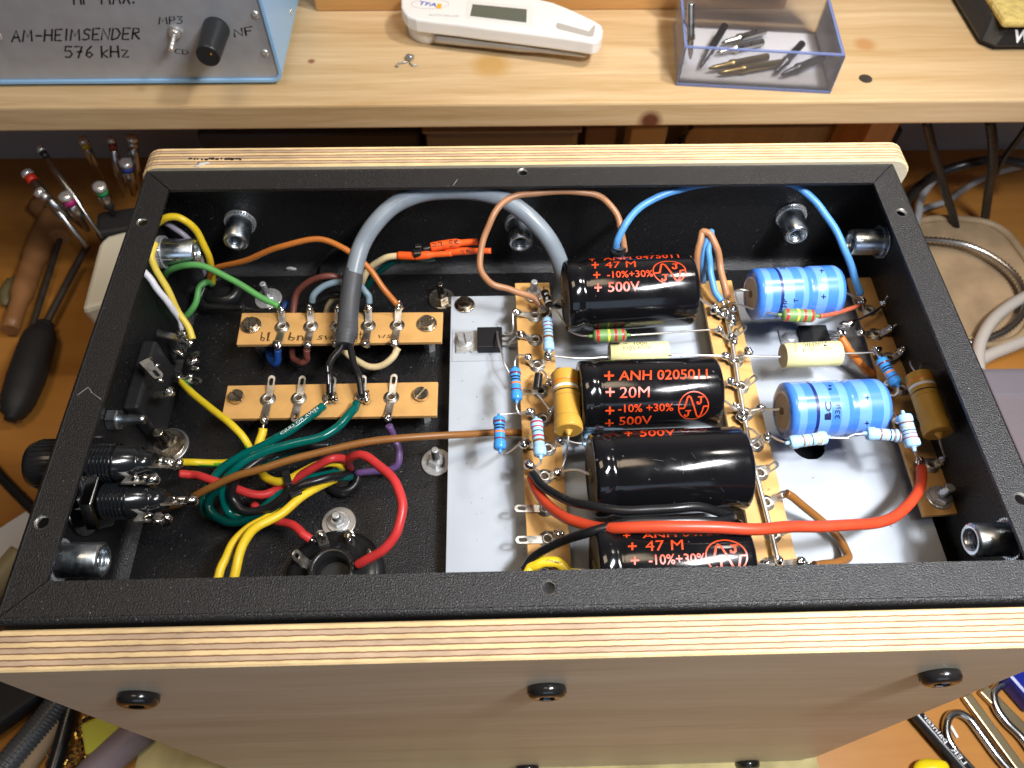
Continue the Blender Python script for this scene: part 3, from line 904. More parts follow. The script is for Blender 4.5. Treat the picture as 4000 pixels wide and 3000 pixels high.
stud_nut(3665, 1946, -40, 9, 'bolt and nut at the near end of the right terminal strip', 'nuts on the terminal strips', washer=4.5, nut=3.3, rad=1.9)
stud_nut(2084, 1155, ZS, 9, 'shiny bolt and nut at the far end of the middle terminal strip', 'nuts on the terminal strips', washer=4.0, nut=2.9)

# ------------------------------------------------------------------ capacitors
CAPBLK = mat('black_shrink_sleeve', (0.0045, 0.0045, 0.0055), 0.13, spec=0.5, rvar=0.07, vscale=140, bump=0.06, bscale=180, dust=.04, dscale=500, dcol=(.12, .12, .12))
CAPRED = mat('orange_print', (0.60, 0.052, 0.008), 0.35)
CAPEND = mat('black_rubber_disc', (0.010, 0.009, 0.007), 0.42)
def black_cap(label, a, b, r, yl, texts, logo, leads):
    a, b = V(a), V(b)
    t = thing('capacitor', label, 'capacitor', V(((a.x + b.x) / 2, a.y, a.z - r)), 'black electrolytic capacitors')
    d = (b - a).normalized(); Ln = (b - a).length
    MB().lathe(a, d, [(0.0, r - 3.2), (-.35, r - 2.4), (-.5, r - 1.4), (-.2, r - .5), (.7, r - .05), (2.2, r), (4.0, r), (5.0, r - .45), (6.0, r - .6), (7.0, r - .45), (8.2, r), (Ln - 1.8, r), (Ln - .6, r - .35), (Ln, r - 1.2), (Ln + .1, r - 3)],
               seg=72, cap=(True, True)).build('sleeve', CAPBLK, t)
    MB().lathe(a - d * .1, -d, [(-.6, r - 2.6), (.0, r - 3.2), (.1, r - 4)], seg=40).build('end_disc', CAPEND, t)
    MB().lathe(a - d * .2, -d, [(0, 2.6), (.6, 2.4), (.7, 1.6), (.3, 1.4)], seg=24).build('eyelet', mat('olive_eyelet', (0.14, 0.12, 0.05), .4, metal=.4), t)
    sf = Cyl(a, d, r, .06)
    mb = MB()
    for tx, bl_, br_, tl_ in texts:
        letter(mb, sf, text_mesh(tx, .012), bl_, br_, tl_)
    if logo:
        if len(logo) == 4:
            cx, cy, rx, ry = logo
            c = sf.hit(cx, cy); ex = (sf.hit(cx + rx, cy - rx * .03).x - c.x); eyv = abs(sf.hit(cx, cy - min(ry, 30)).y - sf.hit(cx, cy + min(ry, 30)).y) / 2 * ry / min(ry, 30)
        else:
            c = V((logo[0], logo[1], 0)); ex, eyv = logo[2], logo[3]
        k = max(ex, 5)
        def lg(vs, fs, sc=1):
            # subdivide finely by using short ribbons already
            mb.add([sf.emb(V((c.x + v.x * ex, c.y + v.y * eyv, 0))) for v in vs], fs, 0, False)
        lg(*ribbon([(math.cos(i * math.pi / 24), math.sin(i * math.pi / 24)) for i in range(48)], .075, True))
        def dense(pl):
            o = []
            for p, q in zip(pl, pl[1:]):
                for i in range(6): o.append((p[0] + (q[0] - p[0]) * i / 6, p[1] + (q[1] - p[1]) * i / 6))
            return o + [pl[-1]]
        lg(*ribbon(dense([(-.97, -.1), (-.62, -.1), (-.42, .62), (-.32, .72), (-.2, .62), (.3, -.72), (.42, -.8), (.54, -.7), (.68, 0), (.97, 0)]), .11))
        for jx, jy in ((.42, .42), (-.36, -.5)):
            lg(*ribbon(dense([(jx - .12, jy + .22), (jx + .2, jy + .22)]), .08))
            lg(*ribbon(dense([(jx + .06, jy + .22), (jx + .06, jy - .14), (jx - .04, jy - .24), (jx - .16, jy - .2), (jx - .17, jy - .1)]), .12))
    if mb.v: mb.build('print', CAPRED, t)
    for q in leads:
        MB().tube(q, .5, seg=8).build('lead', LEADW, t)
    return t
def plus(px, py, w=14, h=13):
    return ('+', (px - w, py + h), (px + w, py + h - 1), (px - w, py - h))
RC = 14.0
c1a, c1b = (166.2, 128.5, -20.5), (215.2, 131.2, -20.5)
black_cap('black capacitor farthest from the camera, printed 47 M and 500V', c1a, c1b, RC, 0,
    [('+', (2301, 1022), (2326, 1019), (2300, 1009)), ('ANH 0475011', (2357, 1018), (2654, 1007), (2356, 1004)), plus(2325, 1037), ('47 M', (2364, 1048), (2484, 1044), (2363, 1024)), plus(2331, 1075), ('-10%+30%', (2372, 1086), (2552, 1081), (2370, 1060)),
     plus(2336, 1124, 15, 16), ('500V', (2376, 1141), (2500, 1137), (2374, 1102))], (2615, 1059, 63, 44),
    [[(2215, 1158, -20.5), (2180, 1172, -28), (2150, 1196, -34)], [(2715, 1150, -24), (2752, 1180, -30), (2788, 1200, -34)]])
c2a, c2b = (168.6, 85.0, -24), (218.0, 86.0, -24)
black_cap('black capacitor printed 20M with all four lines of orange print', c2a, c2b, 12.8, 0,
    [plus(2379, 1469, 19, 18), ('ANH 0205011', (2417, 1487), (2764, 1480), (2419, 1449)), plus(2383, 1532, 18, 18), ('20M', (2420, 1555), (2537, 1552), (2421, 1512)), plus(2382, 1604, 18, 16),
     ('-10% +30%', (2415, 1611), (2630, 1605), (2414, 1580)), plus(2380, 1652, 17, 14), ('500V', (2418, 1660), (2545, 1655), (2418, 1628))], (2709, 1588, 58, 54),
    [[(2272, 1545, -24), (2190, 1565, -28), (2150, 1600, -31)], [(2826, 1562, -26), (2850, 1580, -31), (2880, 1602, -33)]])
c3a, c3b = (170.0, 51.6, -21), (221.0, 53.4, -21)
_k3 = Cyl(c3a, V(c3b) - V(c3a), 14.2)
_h3 = _k3.hit(2810, 1694)
_c3 = black_cap('black capacitor lying bare side up, with only 500V print showing at its top', c3a, c3b, 14.2, 0,
    [plus(2455, 1696, 15, 9), ('500V', (2500, 1707), (2640, 1702), (2499, 1684)), ('-10% +30%', (2440, 1675), (2722, 1671), (2440, 1669))], (_h3.x, _h3.y + 6.2, 6.0, 6.2),
    [[(2312, 1856, -21), (2262, 1836, -26), (2235, 1834, -29), (2196, 1840, -33)], [(2930, 1740, -24), (2962, 1710, -28), (2940, 1680, -33), (2918, 1672, -35)], [(2935, 1830, -24), (2975, 1822, -29), (2990, 1824, -34)]])
c4a, c4b = (168.6, 19.8, -22), (215.6, 20.6, -22)
black_cap('black capacitor nearest the camera, half hidden by the front rim', c4a, c4b, RC, 0,
    [plus(2448, 2093, 14, 8), ('ANH 0475011', (2510, 2103), (2872, 2088), (2508, 2084)), plus(2470, 2135, 17, 15), ('47 M', (2522, 2153), (2670, 2148), (2520, 2113)), plus(2480, 2190, 17, 16),
     ('-10%+30%', (2535, 2207), (2758, 2200), (2532, 2167)), ('500V', (2535, 2272), (2690, 2266), (2533, 2228))], (2838, 2172, 80, 66),
    [[(2300, 2230, -22), (2260, 2225, -28), (2222, 2224, -33)], [(2940, 2205, -24), (3000, 2206, -30), (3022, 2204, -33)]])

_k3.off = .05; mk = MB()
for q0, q1 in (((2556, 1828), (2574, 1838)), ((2664, 1800), (2670, 1852)), ((2548, 1794), (2592, 1801)), ((2812, 1902), (2830, 1922)), ((2700, 1768), (2716, 1790)), ((2622, 1790), (2640, 1797)), ((2780, 1870), (2790, 1872)), ((2470, 1720), (2474, 1723))):
    a, b = _k3.hit(*q0), _k3.hit(*q1); n_ = V((-(b - a).y, (b - a).x, 0)).normalized() * .028
    mk.add([_k3.emb(a.lerp(b, t) + n_ * s_) for t in (0, .5, 1) for s_ in (-1, 1)], [(0, 1, 3, 2), (2, 3, 5, 4)], 0, False)
mk.build('scratch', mat('fine_scratch', (.075, .075, .075), .5), _c3)
# blue electrolytics
BLUES = [mat('blue_sleeve', (0.05, 0.19, 0.66), 0.3, spec=0.6, coat=.5), mat('pale_blue_sleeve', (0.13, 0.30, 0.74), 0.3, spec=0.6, coat=.5), mat('dark_blue_ring', (0.01, 0.02, 0.12), 0.3)]
SEAL = mat('tan_fibre_disc', (0.66, 0.52, 0.37), 0.7, var=.08, vscale=200)
DBL = mat('dark_blue_print', (0.008, 0.012, 0.06), .4)
def blue_cap(label, a, b, r, prints, leads):
    a, b = V(a), V(b); d = (b - a).normalized(); Ln = (b - a).length
    t = thing('capacitor', label, 'capacitor', V(((a.x + b.x) / 2, a.y, a.z - r)), 'blue electrolytic capacitors')
    prof = [(0, r * .62), (-.2, r * .7), (0, r * .86), (.9, r - .1), (2.4, r), (5.0, r), (5.01, r), (8.2, r), (8.21, r), (9.4, r), (9.41, r), (13.6, r), (13.61, r), (17, r), (17.01, r), (Ln * .55, r), (Ln * .58, r - .55), (Ln * .62, r - .55), (Ln * .65, r), (Ln * .76, r), (Ln * .77, r), (Ln * .88, r), (Ln * .885, r), (Ln - 2, r - .1), (Ln - .5, r * .9), (Ln, r * .7)]
    mis = [0, 0, 0, 0, 1, 1, 0, 0, 2, 2, 1, 1, 0, 0, 1, 0, 0, 0, 1, 1, 0, 0, 1, 0, 0]
    MB().lathe(a, d, prof, seg=56, mis=mis, cap=(False, True)).build('sleeve', BLUES, t)
    MB().lathe(a + d * .1, d, [(0, r * .64), (.1, r * .64)], seg=36).build('seal_disc', SEAL, t)
    MB().lathe(a, -d, [(-.2, 1.4), (.5, 1.2), (.7, .8)], seg=16).build('lead_bush', mat('brown_bush', (0.16, .10, .06), .6), t)
    sf = Cyl(a, d, r, .06); mb = MB()
    for q in prints:
        letter(mb, sf, text_mesh(q[0], .02) if q[0] != '#' else ([V((x, y / 6, 0)) for y in range(7) for x in (0, 1)], [(2 * k, 2 * k + 1, 2 * k + 3, 2 * k + 2) for k in range(6)]), *q[1:])
    mb.build('print', DBL, t)
    for q in leads: MB().tube(q, .45, seg=8).build('lead', LEADW, t)
    return t
blue_cap('blue capacitor farther from the camera, above the green striped resistor', (240.2, 131.2, -24), (275.0, 132.6, -24), 10.2,
    [('HP', (3074, 1200), (3074, 1166), (3058, 1200)), ('T', (3118, 1182), (3119, 1166), (3100, 1182)), ('+', (3226, 1168), (3226, 1150), (3208, 1168)), ('+', (3218, 1066), (3218, 1050), (3202, 1066)), ('33', (3066, 1052), (3066, 1036), (3046, 1052))],
    [[(2932, 1136, -24), (2890, 1132, -24), (2872, 1140, -26), (2880, 1192, -32)], [(3285, 1136, -26), (3340, 1160, -31), (3368, 1174, -34)]])
blue_cap('blue capacitor nearer the camera with a tan end disc and 33µ print', (241.2, 77.8, -25), (277.4, 79.0, -25), 10.3,
    [('BC', (3246, 1640), (3246, 1568), (3222, 1640)), ('#', (3221, 1640), (3246, 1639), (3221, 1618)), ('33µ', (3284, 1636), (3284, 1580), (3260, 1636)), ('+', (3396, 1562), (3396, 1546), (3380, 1562)), ('+', (3395, 1662), (3395, 1644), (3378, 1662)), ('II', (3248, 1524), (3248, 1504), (3236, 1524))],
    [[(3056, 1598, -25), (3020, 1600, -29), (2984, 1596, -32), (2925, 1606, -34)], [(3460, 1590, -26), (3500, 1620, -31), (3512, 1640, -34)]])
# black tying thread marks: none

# ------------------------------------------------------------------ yellow film capacitors
FILM = mat('yellow_film_wrap', (0.78, 0.73, 0.36), 0.28, spec=.5, var=.04, vscale=40)
FEND = mat('beige_resin_end', (0.50, 0.44, 0.30), 0.6, var=.1, vscale=150)
def film_cap(label, a, b, r, prints, leads):
    a, b = V(a), V(b); d = (b - a).normalized(); Ln = (b - a).length
    t = thing('capacitor', label, 'capacitor', V(((a.x + b.x) / 2, a.y, a.z - r)), 'yellow film capacitors')
    MB().lathe(a, d, [(0, r - .3), (.15, r), (Ln - .15, r), (Ln, r - .3)], seg=48).build('wrap', FILM, t)
    MB().lathe(a - d * .03, d, [(0, r - .35), (.1, r - .35)], seg=32).build('end_fill', FEND, t)
    sf = Cyl(a, d, r, .05); mb = MB()
    for q in prints:
        letter(mb, sf, text_mesh(q[0], 0.0) if q[0] != '^' else ([V((0, 0, 0)), V((1, 0, 0)), V((.5, 1, 0))], [(0, 1, 2)]), *q[1:])
    mb.build('print', INK, t)
    for q in leads: MB().tube(q, .45, seg=8).build('lead', LEADW, t)
    return t
film_cap('pale yellow film capacitor squeezed between the two far black capacitors', P(2380, 1379, z=-35), P(2608, 1372, z=-35), 4.1,
    [('±10% 630V-', (2432, 1369), (2550, 1364), (2431, 1352)), ('100n', (2476, 1349), (2528, 1346), (2476, 1337)), ('^', (2454, 1340), (2434, 1341), (2446, 1350))],
    [[(2380, 1394, -33), (2270, 1400, -33), (2150, 1390, -33)], [(2608, 1386, -33), (2720, 1388, -33), (2830, 1390, -33)]])
film_cap('pale yellow film capacitor standing clear beside the orange sleeve', P(3058, 1391, z=-30), P(3276, 1380, z=-30), 4.9,
    [('100n', (3200, 1342), (3144, 1345), (3200, 1356)), ('±10%630V-', (3230, 1335), (3126, 1340), (3230, 1343)), ('^', (3234, 1352), (3218, 1353), (3226, 1343)), ('1813', (3190, 1358), (3136, 1361), (3190, 1373)), ('VISHAY', (3250, 1354), (3206, 1357), (3250, 1364)), ('F1509', (3102, 1340), (3102, 1374), (3110, 1340))],
    [[(3050, 1394, -30), (3000, 1394, -31), (2890, 1390, -33)], [(3285, 1382, -30), (3350, 1380, -31), (3424, 1376, -32)]])
# ------------------------------------------------------------------ resistors
def bandmat(k):
    return mat('band_' + k, dict(dred=(0.14, 0.012, 0.02), red=(0.42, 0.02, 0.03), black=(0.012, 0.012, 0.02), orange=(0.75, 0.20, 0.03), brown=(0.20, 0.075, 0.02), gold=(0.62, 0.36, 0.10),
               violet=(0.2, 0.08, 0.28), grey=(0.17, 0.15, 0.16), yellow=(0.70, 0.65, 0.06), white=(0.85, 0.85, 0.82), line=(0.25, 0.17, 0.05))[k], 0.3, spec=.5)
BODY = dict(light=mat('light_blue_lacquer', (0.33, 0.55, 0.78), 0.28, spec=.5, var=.05, vscale=150), deep=mat('bright_blue_lacquer', (0.05, 0.28, 0.72), 0.22, spec=.6),
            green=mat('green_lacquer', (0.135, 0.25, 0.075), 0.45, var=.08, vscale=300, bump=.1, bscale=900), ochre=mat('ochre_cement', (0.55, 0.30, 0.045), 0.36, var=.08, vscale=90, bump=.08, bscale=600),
            dim=mat('shaded_green_lacquer', (0.06, 0.09, 0.04), 0.45), black=BLACK_PL)  # dim: the green lacquer with the wall's shade put into its colour
def resistor(label, kind, A, B, r, bands, leads, group, shape='dog', cat='resistor', name='resistor', sleeves=(), scale_bands=1):
    a, b = PP(A), PP(B); d = (b - a).normalized(); Ln = (b - a).length
    t = thing(name, label, cat, V(((a.x + b.x) / 2, (a.y + b.y) / 2, min(a.z, b.z) - r)), group)
    def rad(f):
        if shape == 'dog':
            e = min(f, 1 - f)
            return r * (1.0 if .05 < e < .19 else (.72 if e < .02 else (.93 if e < .05 else (.96 if e < .22 else .88))))
        if shape == 'round':
            e = min(f, 1 - f)
            return r * (math.sqrt(max(0, 1 - ((.13 - e) / .13) ** 2)) * .75 + .25 if e < .13 else 1)
        if shape == 'capped':
            e = min(f, 1 - f)
            return r * (.90 if e < .008 else (.98 if e < .02 else (1.0 if e < .17 else (.97 if e < .185 else .94))))
        return r * (.94 if min(f, 1 - f) < .02 else 1)
    fr = sorted(set([0, .006, .012, .02, .035, .05, .07, .1, .13, .17, .18, .19, .21, .22, .24, .5, .76, .78, .79, .81, .82, .83, .87, .9, .93, .95, .965, .98, .988, .994, 1] + [q for f, w, _ in bands for q in (f - w / 2, f + w / 2)]))
    keys = []
    mats = [BODY[kind]]
    for _, _, k in bands:
        if k not in keys: keys.append(k); mats.append(bandmat(k))
    mis = []
    for f0, f1 in zip(fr, fr[1:]):
        m_ = 0; c = (f0 + f1) / 2
        for f, w, k in bands:
            if abs(c - f) < w / 2: m_ = 1 + keys.index(k)
        mis.append(m_)
    mb = MB().lathe(a, d, [(f * Ln, rad(f)) for f in fr], seg=32, mis=mis)
    if shape in ('dog', 'round', 'capped') and kind != 'black':
        for s_, e in ((-1, a), (1, b)):
            k = .35 * r if shape != 'capped' else .2 * r
            mb.lathe(e - d * s_ * .1, d * s_, [(0, r * (.6 if shape == 'dog' else .3)), (k * .4, r * .3 if shape == 'dog' else r * .25), (k * 1.4, .62), (k * 2.0, .5)], seg=16, cap=(False, True))
    mb.build('body', mats, t)
    for q in leads: MB().tube(q, .38, seg=8).build('lead', LEADW, t)
    for q, w_, c_ in sleeves: MB().tube(q, w_, seg=10).build('lead_sleeve', c_, t)
    return t
MF = 'blue metal film resistors'
LB = [(.17, .03, 'dred'), (.27, .03, 'red'), (.39, .035, 'black'), (.49, .03, 'brown'), (.62, .07, 'brown')]
DB = [(.17, .06, 'dred'), (.29, .05, 'black'), (.38, .05, 'black'), (.49, .06, 'orange'), (.70, .045, 'dred')]
resistor('light blue resistor just below the diode that has a white band', 'light', (2138, 1246, -29), (2144, 1368, -30), 2.2, LB,
         [[(2138, 1240, -29), (2150, 1220, -29), (2152, 1205, -30), (2142, 1196, -32)], [(2145, 1374, -30), (2148, 1386, -33)]], MF)
resistor('bright blue resistor upper of the two left of the tan strip', 'deep', (2011, 1443, -27), (2018, 1563, -28), 2.2, DB,
         [[(2010, 1436, -27), (2012, 1410, -26), (2022, 1390, -27), (2054, 1388, -31)], [(2018, 1572, -28), (2018, 1596, -28), (2030, 1616, -29), (2062, 1608, -32)]], MF)
resistor('bright blue resistor crossing above the brown wire, left of the tan strip', 'deep', (1949, 1631, -26), (1953, 1755, -27), 2.25, DB,
         [[(1948, 1624, -26), (1956, 1618, -26), (2000, 1616, -27), (2062, 1608, -32)], [(1954, 1764, -27), (1966, 1774, -28), (1990, 1764, -30), (2032, 1732, -34)]], MF)
resistor('light blue resistor with red and brown bands beside the ochre resistor', 'light', (2095, 1643, -28), (2111, 1780, -28), 2.35, [(.1, .05, 'red'), (.23, .03, 'red'), (.35, .03, 'black'), (.49, .05, 'red'), (.62, .07, 'brown')],
         [[(2094, 1638, -28), (2075, 1612, -30)], [(2113, 1788, -28), (2112, 1805, -29), (2090, 1822, -30), (2072, 1820, -31)]], MF)
resistor('light blue resistor lying across the round hole in the grey plate', 'light', (3084, 1729, -20), (3226, 1709, -20), 2.4, [(.34, .04, 'brown'), (.46, .035, 'gold'), (.58, .03, 'black'), (.71, .035, 'gold'), (.81, .04, 'gold')],
         [[(3076, 1731, -20), (3040, 1718, -26), (3012, 1702, -33)], [(3232, 1709, -20), (3290, 1711, -20), (3316, 1712, -20)]], MF)
resistor('light blue resistor in line after the one over the hole, under the nearer blue capacitor', 'light', (3386, 1693, -20), (3530, 1704, -20), 2.4, [(.34, .045, 'brown'), (.48, .035, 'gold'), (.60, .035, 'black'), (.71, .07, 'grey'), (.83, .04, 'brown')],
         [[(3380, 1694, -20), (3340, 1697, -20), (3305, 1712, -20)], [(3536, 1706, -20), (3560, 1730, -31), (3588, 1794, -35)]], MF)
resistor('light blue resistor slanting down to the end of the thick red wire', 'light', (3530, 1622, -16), (3568, 1745, -18), 2.6, [(.27, .05, 'brown'), (.40, .035, 'gold'), (.52, .03, 'black'), (.62, .03, 'violet'), (.74, .035, 'red')],
         [[(3528, 1614, -16), (3515, 1630, -27), (3502, 1640, -34)], [(3571, 1754, -18), (3578, 1776, -26), (3590, 1796, -34)]], MF)
resistor('bright blue resistor slanting beside the orange sleeve near the right wall', 'deep', (3440, 1404, -28), (3503, 1500, -28), 2.3, [(.2, .05, 'dred'), (.37, .05, 'black'), (.46, .05, 'black'), (.57, .06, 'orange'), (.76, .045, 'dred')],
         [[(3434, 1396, -28), (3424, 1376, -30), (3414, 1352, -32)], [(3507, 1508, -28), (3510, 1530, -30), (3490, 1545, -33), (3462, 1530, -35)]], MF)
resistor('light blue resistor end peeping out from under the bare black capacitor', 'light', (2290, 1735, -33), (2420, 1735, -38), 2.3, [(.4, .05, 'red')], [[(2282, 1733, -33), (2250, 1730, -33), (2200, 1716, -33)], [(2424, 1735, -38), (2440, 1735, -38)]], MF)
resistor('small blue resistor hidden behind the gap between the two middle black capacitors', 'light', (2300, 1682, -37), (2298, 1716, -38), 2.0, [], [[(2300, 1678, -37), (2280, 1662, -38), (2274, 1700, -38), (2278, 1710, -38), (2298, 1706, -38)]], MF)
GR = 'green striped resistors'
GB = [(.14, .09, 'red'), (.46, .06, 'yellow'), (.66, .08, 'red'), (.88, .08, 'red')]
resistor('green resistor with red and yellow bands in front of the farthest black capacitor', 'green', (2315, 1313, -26), (2448, 1309, -26), 2.55, GB,
         [[(2310, 1313, -26), (2270, 1310, -27), (2225, 1290, -29), (2195, 1245, -31), (2172, 1214, -31), (2156, 1204, -31)], [(2452, 1310, -26), (2600, 1300, -29), (2800, 1286, -34)]], GR, 'round')
resistor('green resistor with red and yellow bands under the farther blue capacitor', 'green', (3053, 1230, -20), (3184, 1234, -20), 2.55, GB,
         [[(3048, 1229, -20), (2960, 1210, -25), (2860, 1182, -33)], [(3188, 1235, -20), (3202, 1236, -20)]], GR, 'round',
         sleeves=[([(3201, 1236, -20), (3260, 1225, -24), (3360, 1192, -34)], .9, mat('red_brown_sleeve', (0.42, 0.10, 0.05), .4))])
resistor('green resistor, coloured darker for the shadow of the right chassis wall', 'dim', (3550, 1210, -32), (3592, 1330, -34), 2.6, [(.2, .08, 'dred')], [[(3548, 1204, -32), (3535, 1180, -31)], [(3594, 1338, -34), (3590, 1366, -35), (3570, 1376, -36), (3545, 1370, -36)]], GR, 'round')
OC = 'ochre power resistors'
resistor('ochre power resistor with orange, white and black rings beside the 20M capacitor', 'ochre', P(2206, 1462, z=-24), P(2221, 1683, z=-24), 5.15, [(.20, .035, 'orange'), (.30, .045, 'white'), (.375, .022, 'black'), (.46, .008, 'line'), (.80, .006, 'line')],
         [[(2222, 1690, -24), (2218, 1730, -26), (2210, 1780, -30), (2196, 1830, -32)], [(2205, 1450, -26), (2180, 1440, -30), (2150, 1470, -32)]], OC, 'capped')
resistor('ochre power resistor half in shadow along the right terminal strip', 'ochre', P(3588, 1468, z=-24), P(3667, 1694, z=-24), 5.1, [(.14, .03, 'orange'), (.23, .045, 'white'), (.33, .022, 'black'), (.41, .008, 'line')],
         [[(3668, 1700, -24), (3675, 1735, -28), (3692, 1786, -33)], [(3575, 1452, -26), (3558, 1425, -28), (3555, 1412, -29)], [(3592, 1450, -26), (3600, 1424, -27), (3612, 1418, -28)]], OC, 'capped')
DI = 'small black diodes'
d1 = resistor('small black diode with a white end band at the top of the middle strip', 'black', (2127, 1140, -28), (2147, 1196, -28), 1.6, [(.80, .1, 'white')], [[(2126, 1136, -28), (2124, 1122, -29)], [(2148, 1200, -28), (2152, 1216, -29)]], DI, 'flat', 'diode', 'diode')
_p = Cyl(PP((2127, 1140, -28)), PP((2147, 1196, -28)) - PP((2127, 1140, -28)), 1.6)
mk = MB()
_fl = Flat(P(2137, 1165, z=-26.3), (0, -.3, 1), .0)
for ch_, a_, b_, c_ in (('R', (2128, 1153), (2144, 1147), (2126, 1146)), ('5', (2132, 1174), (2142, 1169), (2130, 1163))):
    letter(mk, _fl, text_mesh(ch_, .03), a_, b_, c_)
mk.build('print', mat('white_print', (.8, .8, .8), .5), d1)
resistor('small plain black diode lying over the eyelets left of the ochre resistor', 'black', (2105, 1461, -31), (2097, 1519, -32), 1.6, [], [[(2106, 1456, -31), (2112, 1446, -32), (2128, 1456, -31), (2140, 1478, -31), (2148, 1492, -33)], [(2096, 1522, -32), (2100, 1540, -31), (2120, 1565, -31), (2148, 1602, -31)]], DI, 'flat', 'diode', 'diode')
resistor('small black diode in the dark corner by the right wall', 'black', (3496, 1146, -31), (3520, 1182, -32), 1.7, [], [[(3494, 1142, -31), (3480, 1130, -32), (3465, 1160, -34), (3452, 1186, -35)], [(3522, 1188, -32), (3532, 1220, -33), (3525, 1250, -34), (3495, 1272, -35)]], DI, 'flat', 'diode', 'diode')
MB_ = MB()
# bare bridge wire among the right-hand lugs
br = MB().tube([(3312, 1280, -33), (3330, 1262, -33), (3420, 1215, -33), (3456, 1182, -33)], .5, seg=8).blob(P(3316, 1268, z=-33), 1.9, 1.6, 1, 1, rough=.4, seed=3).blob(P(3452, 1184, z=-33), 1.4, rough=.4, seed=4).blob(P(3283, 1296, z=-33), 1.6, 1, 1.5, 1, rough=.3, seed=5)
tag(br.build('jumper_wire', SOLDER), 'bare soldered jumper wire bridging to the right terminal strip', 'wire')

# ------------------------------------------------------------------ power transistors screwed to the plate
PKG = mat('black_epoxy', (0.008, 0.008, 0.009), 0.5, spec=.3, bump=.1, bscale=900)
TAB = mat('tinned_tab', (0.76, 0.76, 0.74), 0.32, metal=.75, rvar=.1, vscale=300)
def transistor(label, x0, xb, x1, yc, tabw, bw, pad):
    """px columns: tab start, body start, body end; px row centre"""
    c = P((x0 + x1) / 2, yc, z=ZP)
    t = thing('power_transistor', label, 'transistor', c, 'power transistors on the grey plate')
    if pad:
        q = [P(px, py, z=ZP) for px, py in pad]; lo = V((min(p.x for p in q), min(p.y for p in q), 0)); hi = V((max(p.x for p in q), max(p.y for p in q), 0))
        MB().box(((lo.x + hi.x) / 2, (lo.y + hi.y) / 2, ZP + .2), (hi.x - lo.x, hi.y - lo.y, .3), bev=.1).build('insulating_pad', mat('grey_pad', (0.36, 0.39, 0.43), .5), t)
    a = P(x0, yc, z=ZP + 1).x; b = P(xb, yc, z=ZP + 3).x; e = P(x1, yc, z=ZP + 4.5).x; y = P(x0, yc, z=ZP + 1).y
    hole = [((a + 3.4) + 1.6 * math.cos(-k * math.pi / 8), y + 1.6 * math.sin(-k * math.pi / 8)) for k in range(16)]
    MB().plate([(a, y - tabw / 2), (a + 4.4, y - tabw / 2), (a + 4.6, y - tabw / 2 + .6), (a + 6.0, y - tabw / 2 + .6), (a + 6.2, y - tabw / 2), (b + .5, y - tabw / 2), (b + .5, y + tabw / 2), (a, y + tabw / 2)], [hole],
               lambda X, Y, Z: V((X, Y, Z + ZP + 1.0)), 1.2).build('metal_tab', TAB, t)
    mb = MB().box(((b + e) / 2, y - .1, ZP + 2.7), (e - b, bw, 4.4), bev=.45)
    bo = mb.build('package', PKG, t)
    for k in (-1, 0, 1):
        mb = MB()
        yy = y + k * 2.54
        mb.box((e + 1.6, yy, ZP + 3.2), (3.4, 1.3, .5)); mb.box((e + 4.6, yy, ZP + 3.6), (3.2, .8, .5), R=M.Rotation(-.25, 3, 'Y'))
        mb.build('leg', TAB, t)
    return t, a + 3.4, y
t1, sx_, sy_ = transistor('power transistor screwed down at the left edge of the grey plate', 1783, 1864, 1962, 1338, 10.2, 10.4, [(1768, 1292), (1965, 1292), (1965, 1410), (1768, 1410)])
slot_screw(1815, 1331, ZP + 1.7, parent=t1, ang=1.75, r=2.9, washer=3.6, mt=STEEL)
MB().tube([(1942, 1296, -43), (1945, 1330, -41), (1962, 1385, -40), (1970, 1420, -40), (1988, 1455, -41), (2010, 1500, -42)], .42, seg=8).build('leg_wire', LEADW, t1)
MB().tube([(1972, 1302, -43), (2000, 1300, -40), (2004, 1270, -37), (2002, 1220, -35)], .42, seg=8).build('leg_wire', LEADW, t1)
MB().tube([(1985, 1340, -44), (2012, 1318, -40), (2022, 1302, -36)], .42, seg=8).build('leg_wire', LEADW, t1)
t2, sx2, sy2 = transistor('power transistor mostly hidden behind the clear standing yellow film capacitor', 3052, 3128, 3245, 1330, 10.2, 10.4, None)
MB().lathe((sx2, sy2, ZP + 1.7), (0, 0, 1), [(0, 3.4), (.5, 3.4), (.5, 2.9), (1.6, 2.6), (2.2, 1.6)], seg=24).build('screw_head', STEEL, t2)
MB().tube([(3252, 1318, -45), (3290, 1312, -40), (3300, 1300, -36)], .42, seg=8).build('leg_wire', LEADW, t2)

# ------------------------------------------------------------------ wires
def wire(label, m, r, pts, ends=(), name='wire', group=None, seg=12, cat='wire', sub=7):
    path = smooth_path(pts, sub); n = len(path); rn = random.Random(len(label) * 7 + n)
    f1, f2, p1, p2, p3 = rn.uniform(.22, .34), rn.uniform(.5, .75), rn.uniform(0, 6), rn.uniform(0, 6), rn.uniform(0, 6)
    for i in range(n):                                             # small hand-bent unevenness, none at the soldered ends
        k = min(1, i / 5, (n - 1 - i) / 5)
        path[i] = path[i] + V((math.sin(i * f1 + p1) + .5 * math.sin(i * f2 + p2), math.sin(i * f1 + p2) + .5 * math.sin(i * f2 + p3), .6 * math.sin(i * f1 + p3))) * (.24 * k)
    o = MB().tube(path, r, seg=seg, raw=True).build(name, W[m] if isinstance(m, str) else m)
    tag(o, label, cat, group)
    for q in ends: MB().tube(q, .55, seg=8).build('bare_end', SOLDER, o)
    return o
